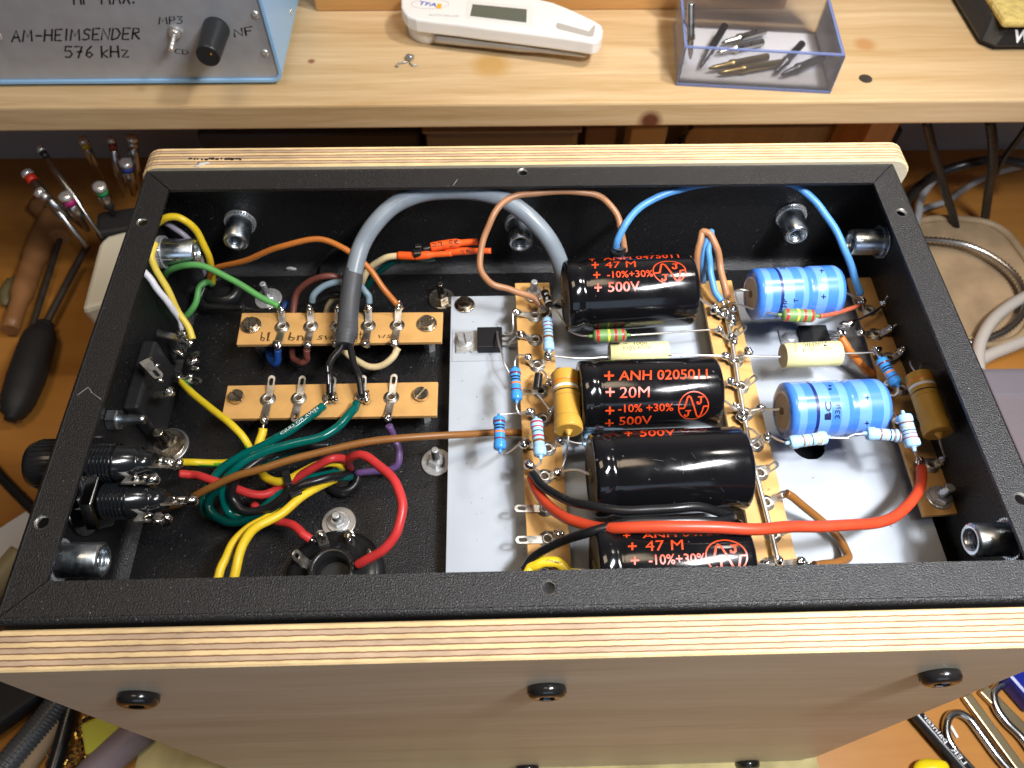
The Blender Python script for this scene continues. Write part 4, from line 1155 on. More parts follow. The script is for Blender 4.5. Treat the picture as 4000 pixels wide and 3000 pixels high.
# left compartment
wire('orange brown wire arching from the rear left grommet to the rightmost marked lug', 'orange', 1.25, [(812, 1112, -50), (822, 1066, -41), (852, 1046, -36), (960, 1019, -28), (1090, 965, -20), (1240, 933, -17), (1335, 965, -19), (1440, 1050, -25), (1500, 1130, -31), (1552, 1190, -36)], [[(1550, 1188, -36), (1558, 1200, -36.5)]])
wire('light green wire looping from the mains inlet over to the leftmost marked lug', 'green', 1.35, [(826, 1112, -50), (803, 1104, -44), (778, 1130, -44), (758, 1192, -48), (724, 1236, -52), (694, 1214, -53), (660, 1140, -48), (642, 1090, -38), (666, 1055, -30), (730, 1034, -26), (800, 1043, -26), (900, 1090, -29), (1010, 1155, -33), (1088, 1196, -36)])
wire('bright yellow wire curving down from the left rim into the rear grommet', 'yellow', 1.5, [(596, 890, -20), (628, 862, -14), (665, 846, -12), (720, 862, -14), (775, 920, -22), (815, 1000, -32), (830, 1060, -42), (828, 1112, -51)])
wire('lilac white wire hugging the inside of the bright yellow curve', 'lilac', 1.2, [(600, 885, -24), (645, 869, -18), (700, 902, -20), (750, 955, -26), (790, 1025, -36), (806, 1080, -46), (812, 1110, -51)])
wire('pale yellow wire running down beside the white one to the mains inlet', 'pyel', 1.4, [(606, 950, -15), (590, 1000, -16), (610, 1050, -20), (650, 1130, -27), (700, 1220, -36), (740, 1290, -41), (752, 1326, -43)], [[(752, 1326, -43), (748, 1350, -45)]])
wire('white wire from under the left rim to the mains inlet lug', 'white', 1.35, [(535, 1030, -19), (560, 1058, -18), (600, 1110, -22), (660, 1185, -30), (700, 1245, -38), (714, 1286, -42)], [[(714, 1286, -42), (712, 1302, -43)]])
wire('short black wire with a tinned end leaving the rear grommet', 'black', 1.5, [(800, 1120, -48), (785, 1168, -50), (812, 1196, -50), (880, 1204, -50), (950, 1201, -49)], [[(948, 1201, -49), (1000, 1210, -49), (1060, 1206, -48)]])
wire('maroon wire looping under the marked strip to its second lug', 'maroon', 1.35, [(1199, 1366, -40), (1196, 1402, -44), (1178, 1420, -46), (1152, 1404, -48), (1140, 1345, -50), (1142, 1240, -46), (1160, 1150, -40), (1210, 1097, -34), (1280, 1079, -31), (1335, 1096, -34), (1370, 1130, -42)], [[(1199, 1366, -40), (1199, 1356, -39)]])
wire('deep blue wire hooked under the leftmost marked lug', 'dblue', 1.4, [(1086, 1366, -40), (1084, 1402, -44), (1072, 1424, -47), (1056, 1402, -49), (1056, 1340, -51), (1090, 1240, -51), (1120, 1180, -50)])
wire('grey blue wire arching between two upper lugs of the marked strip', 'lblue', 1.35, [(1218, 1180, -37), (1226, 1150, -34), (1270, 1116, -32), (1340, 1104, -31), (1402, 1113, -31), (1438, 1148, -33), (1442, 1186, -36)])
wire('black wire curled beneath the grey blue arch', 'black', 1.35, [(1225, 1218, -46), (1240, 1185, -42), (1275, 1158, -39), (1320, 1150, -38), (1390, 1165, -42)])
wire('cream wire end showing inside the wire arch', 'cream', 1.3, [(1272, 1225, -47), (1283, 1190, -43), (1308, 1168, -41), (1350, 1160, -42)])
wire('cream wire with black print bent up to the orange sleeves', 'cream', 1.4, [(1395, 1150, -48), (1420, 1092, -40), (1452, 1040, -34), (1500, 1008, -30), (1562, 999, -28)])
wire('dark green wire running beside the printed cream one', 'dteal', 1.3, [(1405, 1160, -48), (1440, 1105, -42), (1490, 1058, -37), (1540, 1022, -33), (1600, 1005, -30)])
wire('cream wire hanging in a loop below the marked strip', 'cream', 1.4, [(1340, 1368, -45), (1385, 1405, -46), (1440, 1433, -46), (1490, 1430, -45), (1530, 1395, -42), (1556, 1358, -40)])
wire('thin black wire arching against the rear wall behind the grey cable', 'black', .9, [(1240, 1075, -54), (1254, 1022, -45), (1300, 982, -38), (1355, 968, -34), (1420, 1000, -40)])
# grey cable with heat shrink and two cores
gc = thing('sheathed_cable', 'thick grey sheathed cable arching over the rear of the chassis', 'cable', (1350, 1355, -34))
MB().tube([(1380, 1080, -25), (1388, 1040, -23), (1412, 960, -19), (1460, 880, -14), (1540, 802, -10), (1640, 758, -8), (1760, 745, -7), (1880, 752, -7), (1980, 785, -9), (2080, 860, -14), (2150, 945, -21), (2190, 1035, -30), (2196, 1120, -42), (2180, 1180, -48)], 3.5, seg=20, sub=9).build('outer_jacket', W['grey'], gc)
MB().tube([(1382, 1058, -24.3), (1376, 1100, -26), (1366, 1170, -29), (1360, 1240, -31.5), (1356, 1290, -33), (1350, 1320, -33.5), (1347, 1352, -34)], [3.8, 3.95, 4.0, 4.05, 4.05, 4.05, 4.05, 4.0, 4.1, 4.3, 4.4, 4.2, 3.8, 3.6, 3.5], seg=20, sub=7).build('heat_shrink', W['dgrey'], gc)
MB().tube([(1340, 1335, -33.5), (1330, 1362, -34), (1300, 1398, -34), (1285, 1430, -34), (1288, 1480, -34.5), (1288, 1545, -37)], 1.3, seg=12).build('core', W['black'], gc)
MB().tube([(1364, 1335, -33.5), (1372, 1375, -33.5), (1382, 1420, -34), (1402, 1475, -34.5), (1413, 1548, -37)], 1.3, seg=12).build('core', W['black'], gc)
MB().tube([(1280, 1430, -32.9), (1281, 1452, -33)], .22, seg=6).tube([(1283, 1462, -33.1), (1284, 1500, -33.4)], .22, seg=6).build('core_mark', mat('white_print', (.8, .8, .8), .5), gc)
# orange sleeves tied together
def sleeve(label, pts, r0, r1, zoff, txt=None):
    path = smooth_path(pts, 8); n = len(path)
    rs = [r0 if i < n * .55 else (r0 + (r1 - r0) * min(1, (i - n * .55) / (n * .1))) for i in range(n)]
    o = MB().tube(path, rs, seg=16, raw=True).build('heat_shrink_sleeve', W['ored'])
    tag(o, label, 'sleeve', 'orange sleeves')
    e = path[-1]; d = (path[-1] - path[-2]).normalized()
    MB().lathe(e + d * .03, d, [(0, r1 * .55), (.02, r1 * .55)], seg=6).build('open_end', mat('dark_orange', (.35, .04, .01), .6), o)
    if txt:
        fl = Cyl(path[1], path[n // 2] - path[1], r0 + .02, .08); mk = MB()
        letter(mk, fl, pen_mesh(txt[0], .17), *txt[1:]); mk.build('marking', INK, o)
    return o
sleeve('orange sleeve lowest of the three tied ends', [(1556, 998, -28), (1620, 1000, -27), (1690, 995, -26), (1765, 990, -25)], 1.75, 1.2, 0, ('ws', (1572, 1004), (1592, 1002), (1572, 988)))
sleeve('orange sleeve highest of the three, marked with a pen', [(1684, 966, -25), (1740, 956, -24), (1800, 949, -23), (1864, 944, -22)], 2.0, 1.35, 0, ('bn/ge', (1690, 964), (1790, 952), (1690, 942)))
sleeve('orange sleeve between the other two, reaching out toward the tan wire', [(1740, 986, -27), (1790, 982, -26), (1850, 980, -25), (1917, 980, -24)], 1.6, 1.2, 0, ('ge', (1800, 988), (1834, 984), (1800, 970)))
MB().box(P(1630, 992, z=-25), (4.2, 4.6, 5.0), bev=.6, R=M.Rotation(.1, 3, 'Z')).box(P(1632, 972, z=-23.5), (3.0, 2.4, 3.2), bev=.4)
ct = MB().box(P(1630, 992, z=-26.5), (3.6, 4.6, 5.2), bev=.7, R=M.Rotation(.1, 3, 'Z')).box(P(1634, 968, z=-24), (2.8, 2.2, 3.0), bev=.4).tube([(1652, 974, -25), (1672, 970, -25), (1684, 966, -25)], 1.1, seg=10)
tag(ct.build('cable_tie', BLACK_PL), 'small black cable tie around the orange sleeves', 'cable tie')
wire('black wire tail passing under the orange sleeves', 'dteal', 1.2, [(1560, 1018, -31), (1640, 1015, -30), (1700, 1008, -29)])

# mains inlet, fuse holders on the left wall
il = thing('mains_inlet', 'black mains inlet block fixed through the left chassis wall', 'inlet', P(560, 1400, x=8))
y0, y1 = 121.0, 84.0
MB().box((4.2, (y0 + y1) / 2, -44), (6, y0 - y1 - 6, 27), bev=1.2).box((-1.2, (y0 + y1) / 2 - 6, -30), (2.4, y0 - y1 + 14, 46), bev=.8).build('housing', BLACK_MAT, il)
for i, (p0, p1, w_, hole, jn) in enumerate((((612, 1300, -34), (735, 1330, -40), 4.4, False, [(712, 1304, 1.6), (735, 1335, 1.8)]), ((690, 1395, -46), (782, 1382, -44), 4.6, True, [(700, 1372, 1.7), (752, 1410, 1.9), (760, 1440, 1.3)]),
      ((560, 1408, -22), (628, 1480, -26), 4.0, True, [(575, 1410, 1.7), (600, 1428, 1.5), (622, 1490, 1.2)]), ((690, 1478, -46), (788, 1492, -46), 4.6, True, [(700, 1470, 1.6), (735, 1476, 1.7)]), ((600, 1545, -30), (684, 1536, -32), 4.0, True, [(660, 1530, 1.5)]))):
    a, c = PP(p0), PP(p1); d = c - a; Ln = d.length; d.normalize()
    s_ = V((-d.y, d.x, -0.45)).normalized(); nn = d.cross(s_).normalized(); s_ = nn.cross(d)
    pts, hs = arm_outline(round(Ln, 1), w_, hole)
    mb = MB(); mb.plate(pts, hs, lambda x, y, zz: a + d * x + s_ * y + nn * zz, .7)
    lo = mb.build('spade_lug', mat('dark_tin', (.36, .35, .33), .3, metal=1.0, rvar=.1, vscale=300), il)
    for k, (bx, by, br) in enumerate(jn):
        MB().blob(P(bx, by, z=c.z + 1.2), br, 1.3, 1.0, .9, rough=.5, seed=i * 5 + k).build('solder_joint', SOLDER, lo)
CHROMEB = mat('black_gloss_thread', (0.010, 0.011, 0.013), 0.16, spec=.7)
fx = [(('black fuse holder farther back, with tail lugs soldered to the earth lead'), P(330, 1812, x=1.2), 6.6, 36), (('black fuse holder nearer the front rim with a large steel nut'), P(330, 1958, x=1.2), 6.3, 36)]
for i, (lb, c, r, ln) in enumerate(fx):
    c = V((1.2, c.y, c.z)); 
    t = thing('fuse_holder', lb, 'fuse holder', c, 'fuse holders in the left wall')
    hx = 3.5 if i == 0 else 4.5; x0 = 0 if i == 0 else 3
    MB().lathe(c + V((x0, 0, 0)), (1, 0, 0), [(0, r * 1.5), (.5, r * 1.62), (hx - .5, r * 1.62), (hx, r * 1.5)], seg=6, sm=False).build('hex_nut', mat('dark_nut_steel', (.34, .34, .35), .18, metal=1.0), t, bevel=.3)
    if i: MB().lathe(c, (1, 0, 0), [(0, r * 1.8), (1.2, r * 1.8)], seg=32).build('washer', mat('dark_nut_steel', (.34, .34, .35), .18, metal=1.0), t)
    pr = [(0, r)]
    for k in range(6): pr += [(x0 + hx + .2 + k * 1.25, r), (x0 + hx + .85 + k * 1.25, r - .75)]
    e = x0 + hx + 7.8
    pr += [(e, r), (e + .6, r * .88), (e + 7, r * .86), (e + 7.2, r * .7), (e + 8, r * .68), (e + 12, r * .5)]
    MB().lathe(c, (1, 0, 0), pr[:pr.index((e, r)) + 1], seg=80, sm=False).build('thread', CHROMEB, t)
    MB().lathe(c, (1, 0, 0), pr[pr.index((e, r)):], seg=40).build('barrel', CHROMEB, t)
    for k, (dx, dy, dz, sc) in enumerate(((e + 16, -1, 1, 5), (e + 9, -7, 1.5, 5))):
        q = c + V((dx, dy, dz))
        mb = MB(); pts, hs = arm_outline(9.0, 4.6, True)
        mb.plate(pts, hs, lambda x, y, zz: q + V((x - 5, y * .8 + zz * .5, -y * .5 + zz)), .6)
        lo = mb.build('tail_lug', TIN, t)
        MB().blob(q + V((2, -.5, .6)), 2.0, 1.4, .9, .8, rough=.5, seed=60 + k + 7 * i).blob(q + V((5, -1, .8)), 1.5, 1.2, 1, .8, rough=.5, seed=80 + k + i).blob(q + V((-1, 0, .8)), 1.2, rough=.5, seed=81 + k + i).build('solder_joint', SOLDER, lo)
    # ribbed cap outside
    if i == 0:
        mb = MB().lathe(c + V((-1.2, 0, 0)), (-1, 0, 0), [(0, 8.4), (13, 8.2), (15, 7.4), (15.6, 5)], seg=40)
        for k in range(30):
            an = 2 * math.pi * k / 30
            mb.box(c + V((-8, math.cos(an) * 8.3, math.sin(an) * 8.3)), (11, .5, .5), R=M.Rotation(an, 3, 'X'))
        mb.build('screw_cap', BLACK_PL, t)
q = P(425, 1640, x=1.2)
t = thing('bolt_and_nut', 'zinc bolt poking sideways through the left wall above the fuse holders', 'bolt', q)
MB().lathe(q, (1, 0, 0), [(0, 3.4), (.4, 3.9), (3.6, 3.9), (4, 3.4)], seg=6, sm=False).build('hex_nut', ZBLUE, t)
MB().lathe(q, (1, 0, 0), [(4, 1.8)] + [(4.2 + k * .5, 1.8 if k % 2 else 1.5) for k in range(17)] + [(13, 1.2)], seg=16).build('thread', ZBLUE, t)
# earth wire, two colours twisted
mb = MB().tube([(702, 1484, -47), (745, 1530, -43), (830, 1600, -39), (905, 1660, -37), (955, 1715, -39), (978, 1765, -43), (960, 1794, -47), (900, 1806, -50), (830, 1809, -51), (758, 1806, -49), (700, 1806, -44)], 1.4, seg=12, sub=8)
nseg = (len(mb.f) - 2) // 12
for i in range(nseg):
    for k in range(12):
        mb.mi[i * 12 + k] = 1 if (k + 9 + i // 7) % 12 < 5 else 0
tag(mb.build('earth_wire', [wirecol('earth_yellow', (0.66, 0.50, 0.02)), wirecol('earth_green', (0.08, 0.36, 0.04))]), 'yellow and green striped earth wire curving beside the fuse holders', 'wire')
wire('long brown wire running from the nearer fuse holder across to the grey plate', 'brown', 1.35, [(618, 1992, -43), (700, 1965, -40), (800, 1915, -34), (900, 1872, -30), (1000, 1836, -28), (1150, 1790, -27), (1350, 1746, -27), (1550, 1713, -28), (1750, 1698, -32), (1900, 1692, -38), (2060, 1694, -44), (2140, 1700, -45)])
_tw = wire('green printed wire from the left solder blob of the lower strip into the harness', 'teal', 1.65, [(1262, 1586, -38), (1238, 1606, -37), (1160, 1664, -36), (1070, 1718, -37), (980, 1762, -40), (890, 1815, -43), (825, 1880, -46), (797, 1950, -48), (820, 2010, -51), (890, 2034, -52), (960, 2025, -51), (1040, 1975, -47), (1110, 1915, -43), (1200, 1872, -41), (1300, 1850, -42), (1360, 1850, -48)], [[(1286, 1560, -38.5), (1262, 1586, -38)]])
wire('green wire from the right solder blob of the lower strip into the harness', 'teal', 1.65, [(1392, 1576, -38), (1378, 1606, -36), (1330, 1660, -35), (1260, 1700, -34), (1150, 1735, -34), (1030, 1768, -35), (940, 1812, -36), (890, 1870, -39), (872, 1940, -44), (900, 2000, -48), (970, 2020, -49), (1050, 1990, -47), (1120, 1935, -43), (1210, 1890, -40), (1310, 1862, -42), (1370, 1862, -49)], [[(1406, 1552, -38.5), (1392, 1576, -38)]])
mk = MB(); letter(mk, Flat(P(1200, 1640, z=-34), (0, 0, 1), .2), text_mesh('C(UL) OR AWM'), (1100, 1702), (1246, 1600), (1094, 1692)); mk.build('print', WHITE_PL, bpy.data.objects[_tw.name])
wire('glossy black wire coiled with the green ones in the harness', 'black', 1.5, [(1290, 1738, -44), (1200, 1738, -42), (1080, 1768, -39), (985, 1818, -36), (915, 1880, -37), (905, 1945, -41), (945, 1990, -43), (1030, 1988, -42), (1100, 1948, -39), (1180, 1898, -36), (1290, 1862, -38), (1365, 1850, -48)])
wire('dark green wire innermost in the harness coil', 'dteal', 1.5, [(1300, 1742, -47), (1180, 1752, -47), (1060, 1795, -46), (950, 1850, -42), (850, 1912, -42), (812, 1980, -45), (880, 2040, -46), (1000, 2018, -45), (1090, 1962, -42), (1200, 1885, -40), (1330, 1862, -46)])
wire('red wire from the farther fuse holder through the harness to the floor grommet', 'red', 1.55, [(702, 1852, -44), (750, 1852, -45), (800, 1866, -43), (880, 1895, -42), (960, 1922, -42), (1035, 1930, -43), (1090, 1912, -43), (1160, 1868, -39), (1230, 1820, -35), (1300, 1790, -32), (1336, 1792, -36), (1346, 1830, -48)])
wire('red wire making a wide loop down to the tube socket', 'red', 1.65, [(1366, 1832, -48), (1362, 1790, -36), (1400, 1778, -32), (1470, 1808, -30), (1540, 1880, -28), (1571, 1970, -28), (1560, 2060, -30), (1510, 2130, -33), (1450, 2180, -37), (1396, 2206, -41)], [[(1396, 2206, -41), (1375, 2200, -43)]])
wire('short red wire coming from under the harness to the tube socket', 'red', 1.55, [(990, 1970, -50), (1030, 2015, -49), (1080, 2034, -46), (1130, 2048, -44), (1180, 2080, -42), (1212, 2106, -43)], [[(1212, 2106, -43), (1235, 2118, -45)]])
wire('yellow wire from the lower left lug bending into the tied harness', 'yellow', 1.6, [(1028, 1674, -39), (1016, 1730, -41), (1008, 1790, -44), (1022, 1850, -45), (1062, 1880, -43), (1110, 1876, -40), (1180, 1846, -38), (1260, 1812, -36), (1318, 1808, -39), (1336, 1840, -48)], [[(1031, 1655, -38.5), (1028, 1676, -39)]])
wire('yellow wire of the front pair, right one running under the near rim', 'yellow', 1.6, [(1345, 1856, -50), (1280, 1880, -43), (1190, 1936, -39), (1100, 2005, -37), (1010, 2052, -35), (955, 2120, -33), (925, 2190, -33), (918, 2262, -35), (915, 2320, -37)])
wire('yellow wire of the front pair, left one running under the near rim', 'yellow', 1.5, [(1090, 1990, -47), (1010, 2040, -42), (940, 2090, -38), (890, 2160, -37), (860, 2225, -37), (845, 2280, -38), (838, 2330, -39)])
wire('purple wire from the lower strip curving to the floor grommet', 'purple', 1.4, [(1520, 1662, -39), (1532, 1700, -43), (1556, 1750, -46), (1562, 1790, -48), (1538, 1826, -50), (1480, 1840, -52), (1390, 1850, -54)])
tie = thing('cable_tie', 'black cable tie gripping the coiled wire harness', 'cable tie', (1145, 1910, -46))
c = P(1145, 1905, z=-42); d = (P(1200, 1870, z=-41) - P(1090, 1935, z=-45)).normalized()
u, w_ = perp(d)
MB().tube([c + (u * 4.6 * math.cos(a) + w_ * 3.6 * math.sin(a)) for a in [k * math.pi / 8 for k in range(17)]], 1.0, seg=8, sub=2).build('strap', BLACK_PL, tie)
MB().box(P(1152, 1922, z=-37.5), (4.2, 4.6, 3.2), R=M.Rotation(.5, 3, 'Z'), bev=.5).box(P(1122, 1868, z=-37.5), (2.6, 6, 1.3), R=M.Rotation(.35, 3, 'Z'), bev=.3).build('head', BLACK_PL, tie)
def grommet(label, c, R, r, group='rubber grommets in the chassis floor'):
    pr = [(r * .9 + r * math.sin(a), R + r * math.cos(a)) for a in [math.pi * (k / 10 - .5) for k in range(11)]]
    o = MB().lathe(c, (0, 0, 1), [(0, R + r * .2)] + pr + [(r * 1.6, R - r * .4), (0.2, R - r * .5)], seg=40, cap=(False, False)).build('rubber_grommet', BLACK_PL)
    MB().lathe(V(c) + V((0, 0, .1)), (0, 0, 1), [(0, R), (.05, R)], seg=24).build('bore', DARK, o)
    tag(o, label, 'grommet', group)
grommet('black rubber grommet where harness wires pass through the floor', P(1345, 1880, z=ZF), 5.2, 2.4)
grommet('black rubber grommet at the rear left under the green wire', P(880, 1150, z=ZF), 6.0, 3.0)
# octal tube socket
c = P(1318, 2268, z=ZF)
ts = thing('tube_socket', 'black round tube socket against the front rim with soldered pins', 'tube socket', c)
MB().lathe(c, (0, 0, 1), [(0, 17.5), (4, 17.5), (5.5, 16.6), (6.5, 14.5), (7, 9.0), (12, 8.2), (12.6, 7.4), (12.6, 6.0), (4, 5.4)], seg=64, cap=(False, False)).build('body', BLACK_PL, ts)
MB().lathe(c + V((0, 0, 3.9)), (0, 0, 1), [(0, 5.6), (.1, 5.6)], seg=24).build('bore', DARK, ts)
for k in range(8):
    an = math.radians(100 + 45 * k + 12)
    q = c + V((math.cos(an) * 11.8, math.sin(an) * 11.8, 6))
    rr = V((math.cos(an), math.sin(an), 0)); tt = V((-rr.y, rr.x, 0))
    mb = MB(); pts, hs = arm_outline(8.4, 3.6, True)
    mb.plate(pts, hs, lambda x, y, z: q + V((0, 0, 1)) * x * .94 + rr * x * .3 + tt * y + rr * z, .5)
    lo = mb.build('pin_lug', TIN, ts)
    if k in (0, 7): MB().blob(q + V((0, 0, 5)) + rr * 1.5, 1.7, 1, 1, 1.2, rough=.5, seed=k).blob(q + V((0, 0, 3)) + rr, 1.2, rough=.5, seed=k + 3).build('solder_joint', SOLDER, lo)
# right compartment wires
wire('tan wire circling from the middle strip up along the rear wall', 'tan', 1.35, [(2110, 1198, -33), (2088, 1166, -31), (2010, 1136, -27), (1930, 1115, -24), (1886, 1075, -22), (1876, 1020, -20), (1890, 935, -15), (1915, 860, -10), (1955, 802, -7), (2010, 770, -6), (2100, 752, -5.5), (2250, 748, -5.5), (2345, 772, -7), (2400, 825, -10), (2428, 900, -15), (2440, 985, -22)], [[(2108, 1195, -33), (2118, 1215, -35)]])
wire('sky blue wire leaving the black sleeve and dipping under the rear rim', 'blue', 1.5, [(2403, 985, -22), (2410, 945, -17), (2440, 880, -12), (2510, 802, -9), (2600, 757, -7), (2690, 733, -6), (2780, 716, -5), (2900, 703, -5), (3020, 704, -5), (3110, 730, -6), (3180, 782, -9), (3250, 870, -14), (3302, 985, -21), (3336, 1082, -28), (3362, 1150, -33)], [[(3360, 1146, -33), (3372, 1172, -34)]])
o = MB().tube([(2415, 968, -20), (2413, 1010, -28), (2412, 1060, -40)], 3.3, seg=18).build('cable_sleeve', W['black'])
tag(o, 'short black sleeve behind the farthest capacitor holding a blue and a tan wire', 'sleeve')
MB().lathe(P(2415, 966, z=-19.8), (0, .3, 1), [(0, 2.7), (.3, 2.7)], seg=18).build('open_end', mat('sleeve_inside', (.05, .05, .055), .5), o)
wire('tan wire looping up behind the top of the strip beside the farther blue capacitor', 'tan', 1.45, [(2842, 1166, -33), (2830, 1118, -30), (2815, 1040, -26), (2795, 962, -20), (2768, 912, -17), (2746, 908, -17), (2730, 950, -20), (2722, 1030, -27), (2728, 1105, -38), (2740, 1140, -46)], [[(2840, 1160, -33), (2846, 1188, -34)]])
wire('sky blue wire looping up beside the tan loop', 'blue', 1.35, [(2818, 1176, -33), (2790, 1128, -31), (2772, 1050, -27), (2768, 980, -22), (2782, 920, -18), (2776, 904, -18), (2758, 940, -20), (2744, 1030, -28), (2752, 1110, -40), (2760, 1140, -46)], [[(2818, 1174, -33), (2832, 1196, -34)]])
wire('black wire doubled back across the two nearest black capacitors', 'black', 1.5, [(2080, 1850, -31), (2120, 1895, -28), (2190, 1942, -22), (2280, 1974, -15), (2400, 1990, -11), (2550, 1988, -10), (2680, 1983, -10), (2770, 1988, -12), (2830, 2004, -17), (2858, 2018, -18), (2850, 2030, -14), (2780, 2033, -11), (2620, 2036, -10), (2460, 2042, -11), (2310, 2072, -12), (2180, 2122, -23), (2080, 2185, -32), (2046, 2228, -34)])
wire('thick orange red wire sweeping along the front to the right terminal strip', 'rred', 1.85, [(2076, 1862, -33), (2096, 1912, -32), (2140, 1970, -28), (2220, 2030, -21), (2300, 2052, -17), (2400, 2062, -10), (2600, 2058, -5.5), (2800, 2063, -5.5), (2950, 2064, -7), (3100, 2057, -10), (3250, 2057, -14), (3400, 2046, -19), (3500, 2010, -24), (3570, 1950, -30), (3598, 1890, -34), (3598, 1826, -36)])
o = wire('yellow printed wire arching at the near end of the middle strip', 'yellow', 1.85, [(2056, 2240, -34), (2078, 2212, -33), (2118, 2196, -32), (2160, 2196, -32), (2205, 2218, -33), (2238, 2262, -35)])
mk = MB()
fl = Flat(P(2150, 2190, z=-30), (0, 0, 1), .1)
letter(mk, fl, text_mesh('18AWG'), (2188, 2202), (2132, 2192), (2192, 2194)); mk.build('print', INK, o)
wire('brown wire curving from a strip lug over the grey plate to the near end', 'brown', 1.5, [(3070, 1926, -33), (3120, 1960, -36), (3190, 2018, -41), (3250, 2074, -44), (3300, 2138, -45), (3312, 2172, -43), (3280, 2196, -40), (3232, 2205, -38), (3180, 2208, -36)], [[(3182, 2208, -36), (3150, 2200, -35)]])
wire('orange insulating sleeve slanting down from the bridge wire', 'orange', 1.6, [(3284, 1318, -33), (3320, 1372, -36), (3378, 1440, -41), (3424, 1466, -45)])
# ------------------------------------------------------------------ on the shelf
ALU = mat('brushed_aluminium', (0.42, 0.45, 0.49), 0.36, metal=.35, rvar=.08, vscale=120, var=.05)
SKY = mat('light_blue_enamel', (0.28, 0.52, 0.82), 0.35, spec=.5)
z0 = ZSH + 2.0
fy = P(600, 326, z=z0).y
xr = P(1112, 318, z=z0).x
bx0, bx1, bz1 = xr - 230, xr, z0 + 95
tb = thing('radio_transmitter_box', 'light blue box with grey metal front, black knob and handwritten lettering', 'electronics box', V(((bx0 + bx1) / 2, fy, ZSH)))
def rrect(x0, x1, za, zb, r, n=6):
    o = []
    for cx, cz, a0 in ((x1 - r, zb - r, 0), (x0 + r, zb - r, 1), (x0 + r, za + r, 2), (x1 - r, za + r, 3)):
        for k in range(n + 1):
            a = (a0 + k / n) * math.pi / 2; o.append((cx + r * math.cos(a), cz + r * math.sin(a)))
    return o
D_ = min(200, YW - fy - 4)
outr = rrect(bx0, bx1, z0, bz1, 7); inr = rrect(bx0 + 2.0, bx1 - 2.0, z0 + 2.0, bz1 - 2.0, 5.5)
MB().plate(outr, [inr[::-1]], lambda x, y, z: V((x, fy + D_ / 2 - z, y)), D_).build('shell', SKY, tb, bevel=.6)
fp_y = fy + 1.6
MB().plate(inr, [], lambda x, y, z: V((x, fp_y + .8 - z, y)), 1.6).build('front_plate', ALU, tb)
ff = Flat((0, fp_y, 0), (0, -1, 0), .12)
for txt, bl_, br_, tl_, w_ in (('AM-HEIMSENDER', (46, 162), (544, 152), (46, 118), .15), ('576 kHz', (256, 226), (502, 222), (252, 182), .15), ('MP3', (622, 94), (712, 92), (622, 66), .14), ('CD', (684, 208), (736, 214), (684, 190), .14),
                              ('NF', (918, 144), (990, 134), (912, 114), .14), ('HF-MAX.', (290, 16), (528, 12), (284, -40), .16)):
    mk = MB(); letter(mk, ff, pen_mesh(txt, w_ * 1.35), bl_, br_, tl_); mk.build('lettering', INK, tb)
kb = ff.hit(846, 112)
KN = mat('knob_black', (0.02, 0.022, 0.025), 0.35, spec=.5)
kn = MB().lathe(kb, (0, -1, 0), [(0.2, 7.2), (2, 7.0), (24, 6.4), (25.4, 6.1), (25.6, 5.6)], seg=40).build('knob', KN, tb)
MB().box(kb + V((2.2, -25.7, 1.5)), (.5, .4, .9)).build('knob_mark', mat('amber_mark', (.7, .35, .03), .5), kn)
sb = ff.hit(688, 118)
sw = MB().lathe(sb, (0, -1, 0), [(0.1, 4.0), (2.2, 4.0)], seg=6, sm=False).lathe(sb, (0, -1, 0), [(2.2, 2.7), (5, 2.6)], seg=20).build('toggle_switch', STEEL, tb)
MB().tube([sb + V((0, -4.5, 0)), sb + V((-.6, -8, -1.6)), sb + V((-1.5, -12.5, -4.0))], [1.1, 1.2, 1.35, 1.5], seg=12).build('lever', STEEL, sw)
for px, py in ((998, 56), (1036, 206), (-8, 140)):
    q = ff.hit(px, py)
    MB().lathe(q, (0, -1, 0), [(0.1, 2.4), (.7, 2.2), (1.3, 1.3)], seg=20).box(q + V((0, -1.4, 0)), (2.4, .3, .5)).build('screw_head', STEEL, tb)
q = V((bx1, fy + 40, z0 + 33))
MB().lathe(V((bx1, P(1134, 45, x=bx1).y, P(1134, 45, x=bx1).z)), (1, 0, 0), [(0.0, 2.2), (.7, 2.0), (1.1, 1.1)], seg=20).build('screw_head', STEEL, tb)
for x in (bx0 + 15, bx1 - 15): MB().lathe((x, fy + 15, ZSH), (0, 0, 1), [(0, 5), (2.0, 5)], seg=20).build('foot', BLACK_PL, tb)

# folding thermometer
th = thing('folding_thermometer', 'white folding pocket thermometer with small grey display lying on the shelf', 'thermometer', P(1950, 170, z=ZSH))
zt = ZSH + 19
outl = [(1566, 0), (1567, 27), (1576, 46), (1590, 62), (1625, 76), (1680, 83), (1780, 94), (1900, 110), (2000, 122), (2150, 141), (2260, 156), (2318, 166), (2340, 158), (2353, 140), (2356, 115), (2350, 98), (2330, 84), (2290, 64), (2230, 36), (2160, 8), (2090, -8), (1980, -22), (1850, -36), (1720, -48), (1640, -46), (1590, -30), (1572, -14)]
WT = mat('white_case_plastic', (0.80, 0.80, 0.79), 0.32, spec=.5)
def solid(pts, z_hi, z_lo, name, m, par, bev=.8):
    P2 = [P(x, y, z=z_hi) for x, y in pts]; n = len(P2)
    lo = [V((p.x, p.y, z_lo)) for p in P2]
    mb = MB(); mb.add(P2 + lo, [tuple(range(n)), tuple(range(2 * n - 1, n - 1, -1))] + [(i, n + i, n + (i + 1) % n, (i + 1) % n) for i in range(n)], 0, False)
    o = mb.build(name, m, par, bevel=bev)
    bm = bmesh.new(); bm.from_mesh(o.data); bmesh.ops.recalc_face_normals(bm, faces=bm.faces); bm.to_mesh(o.data); bm.free()
    return o
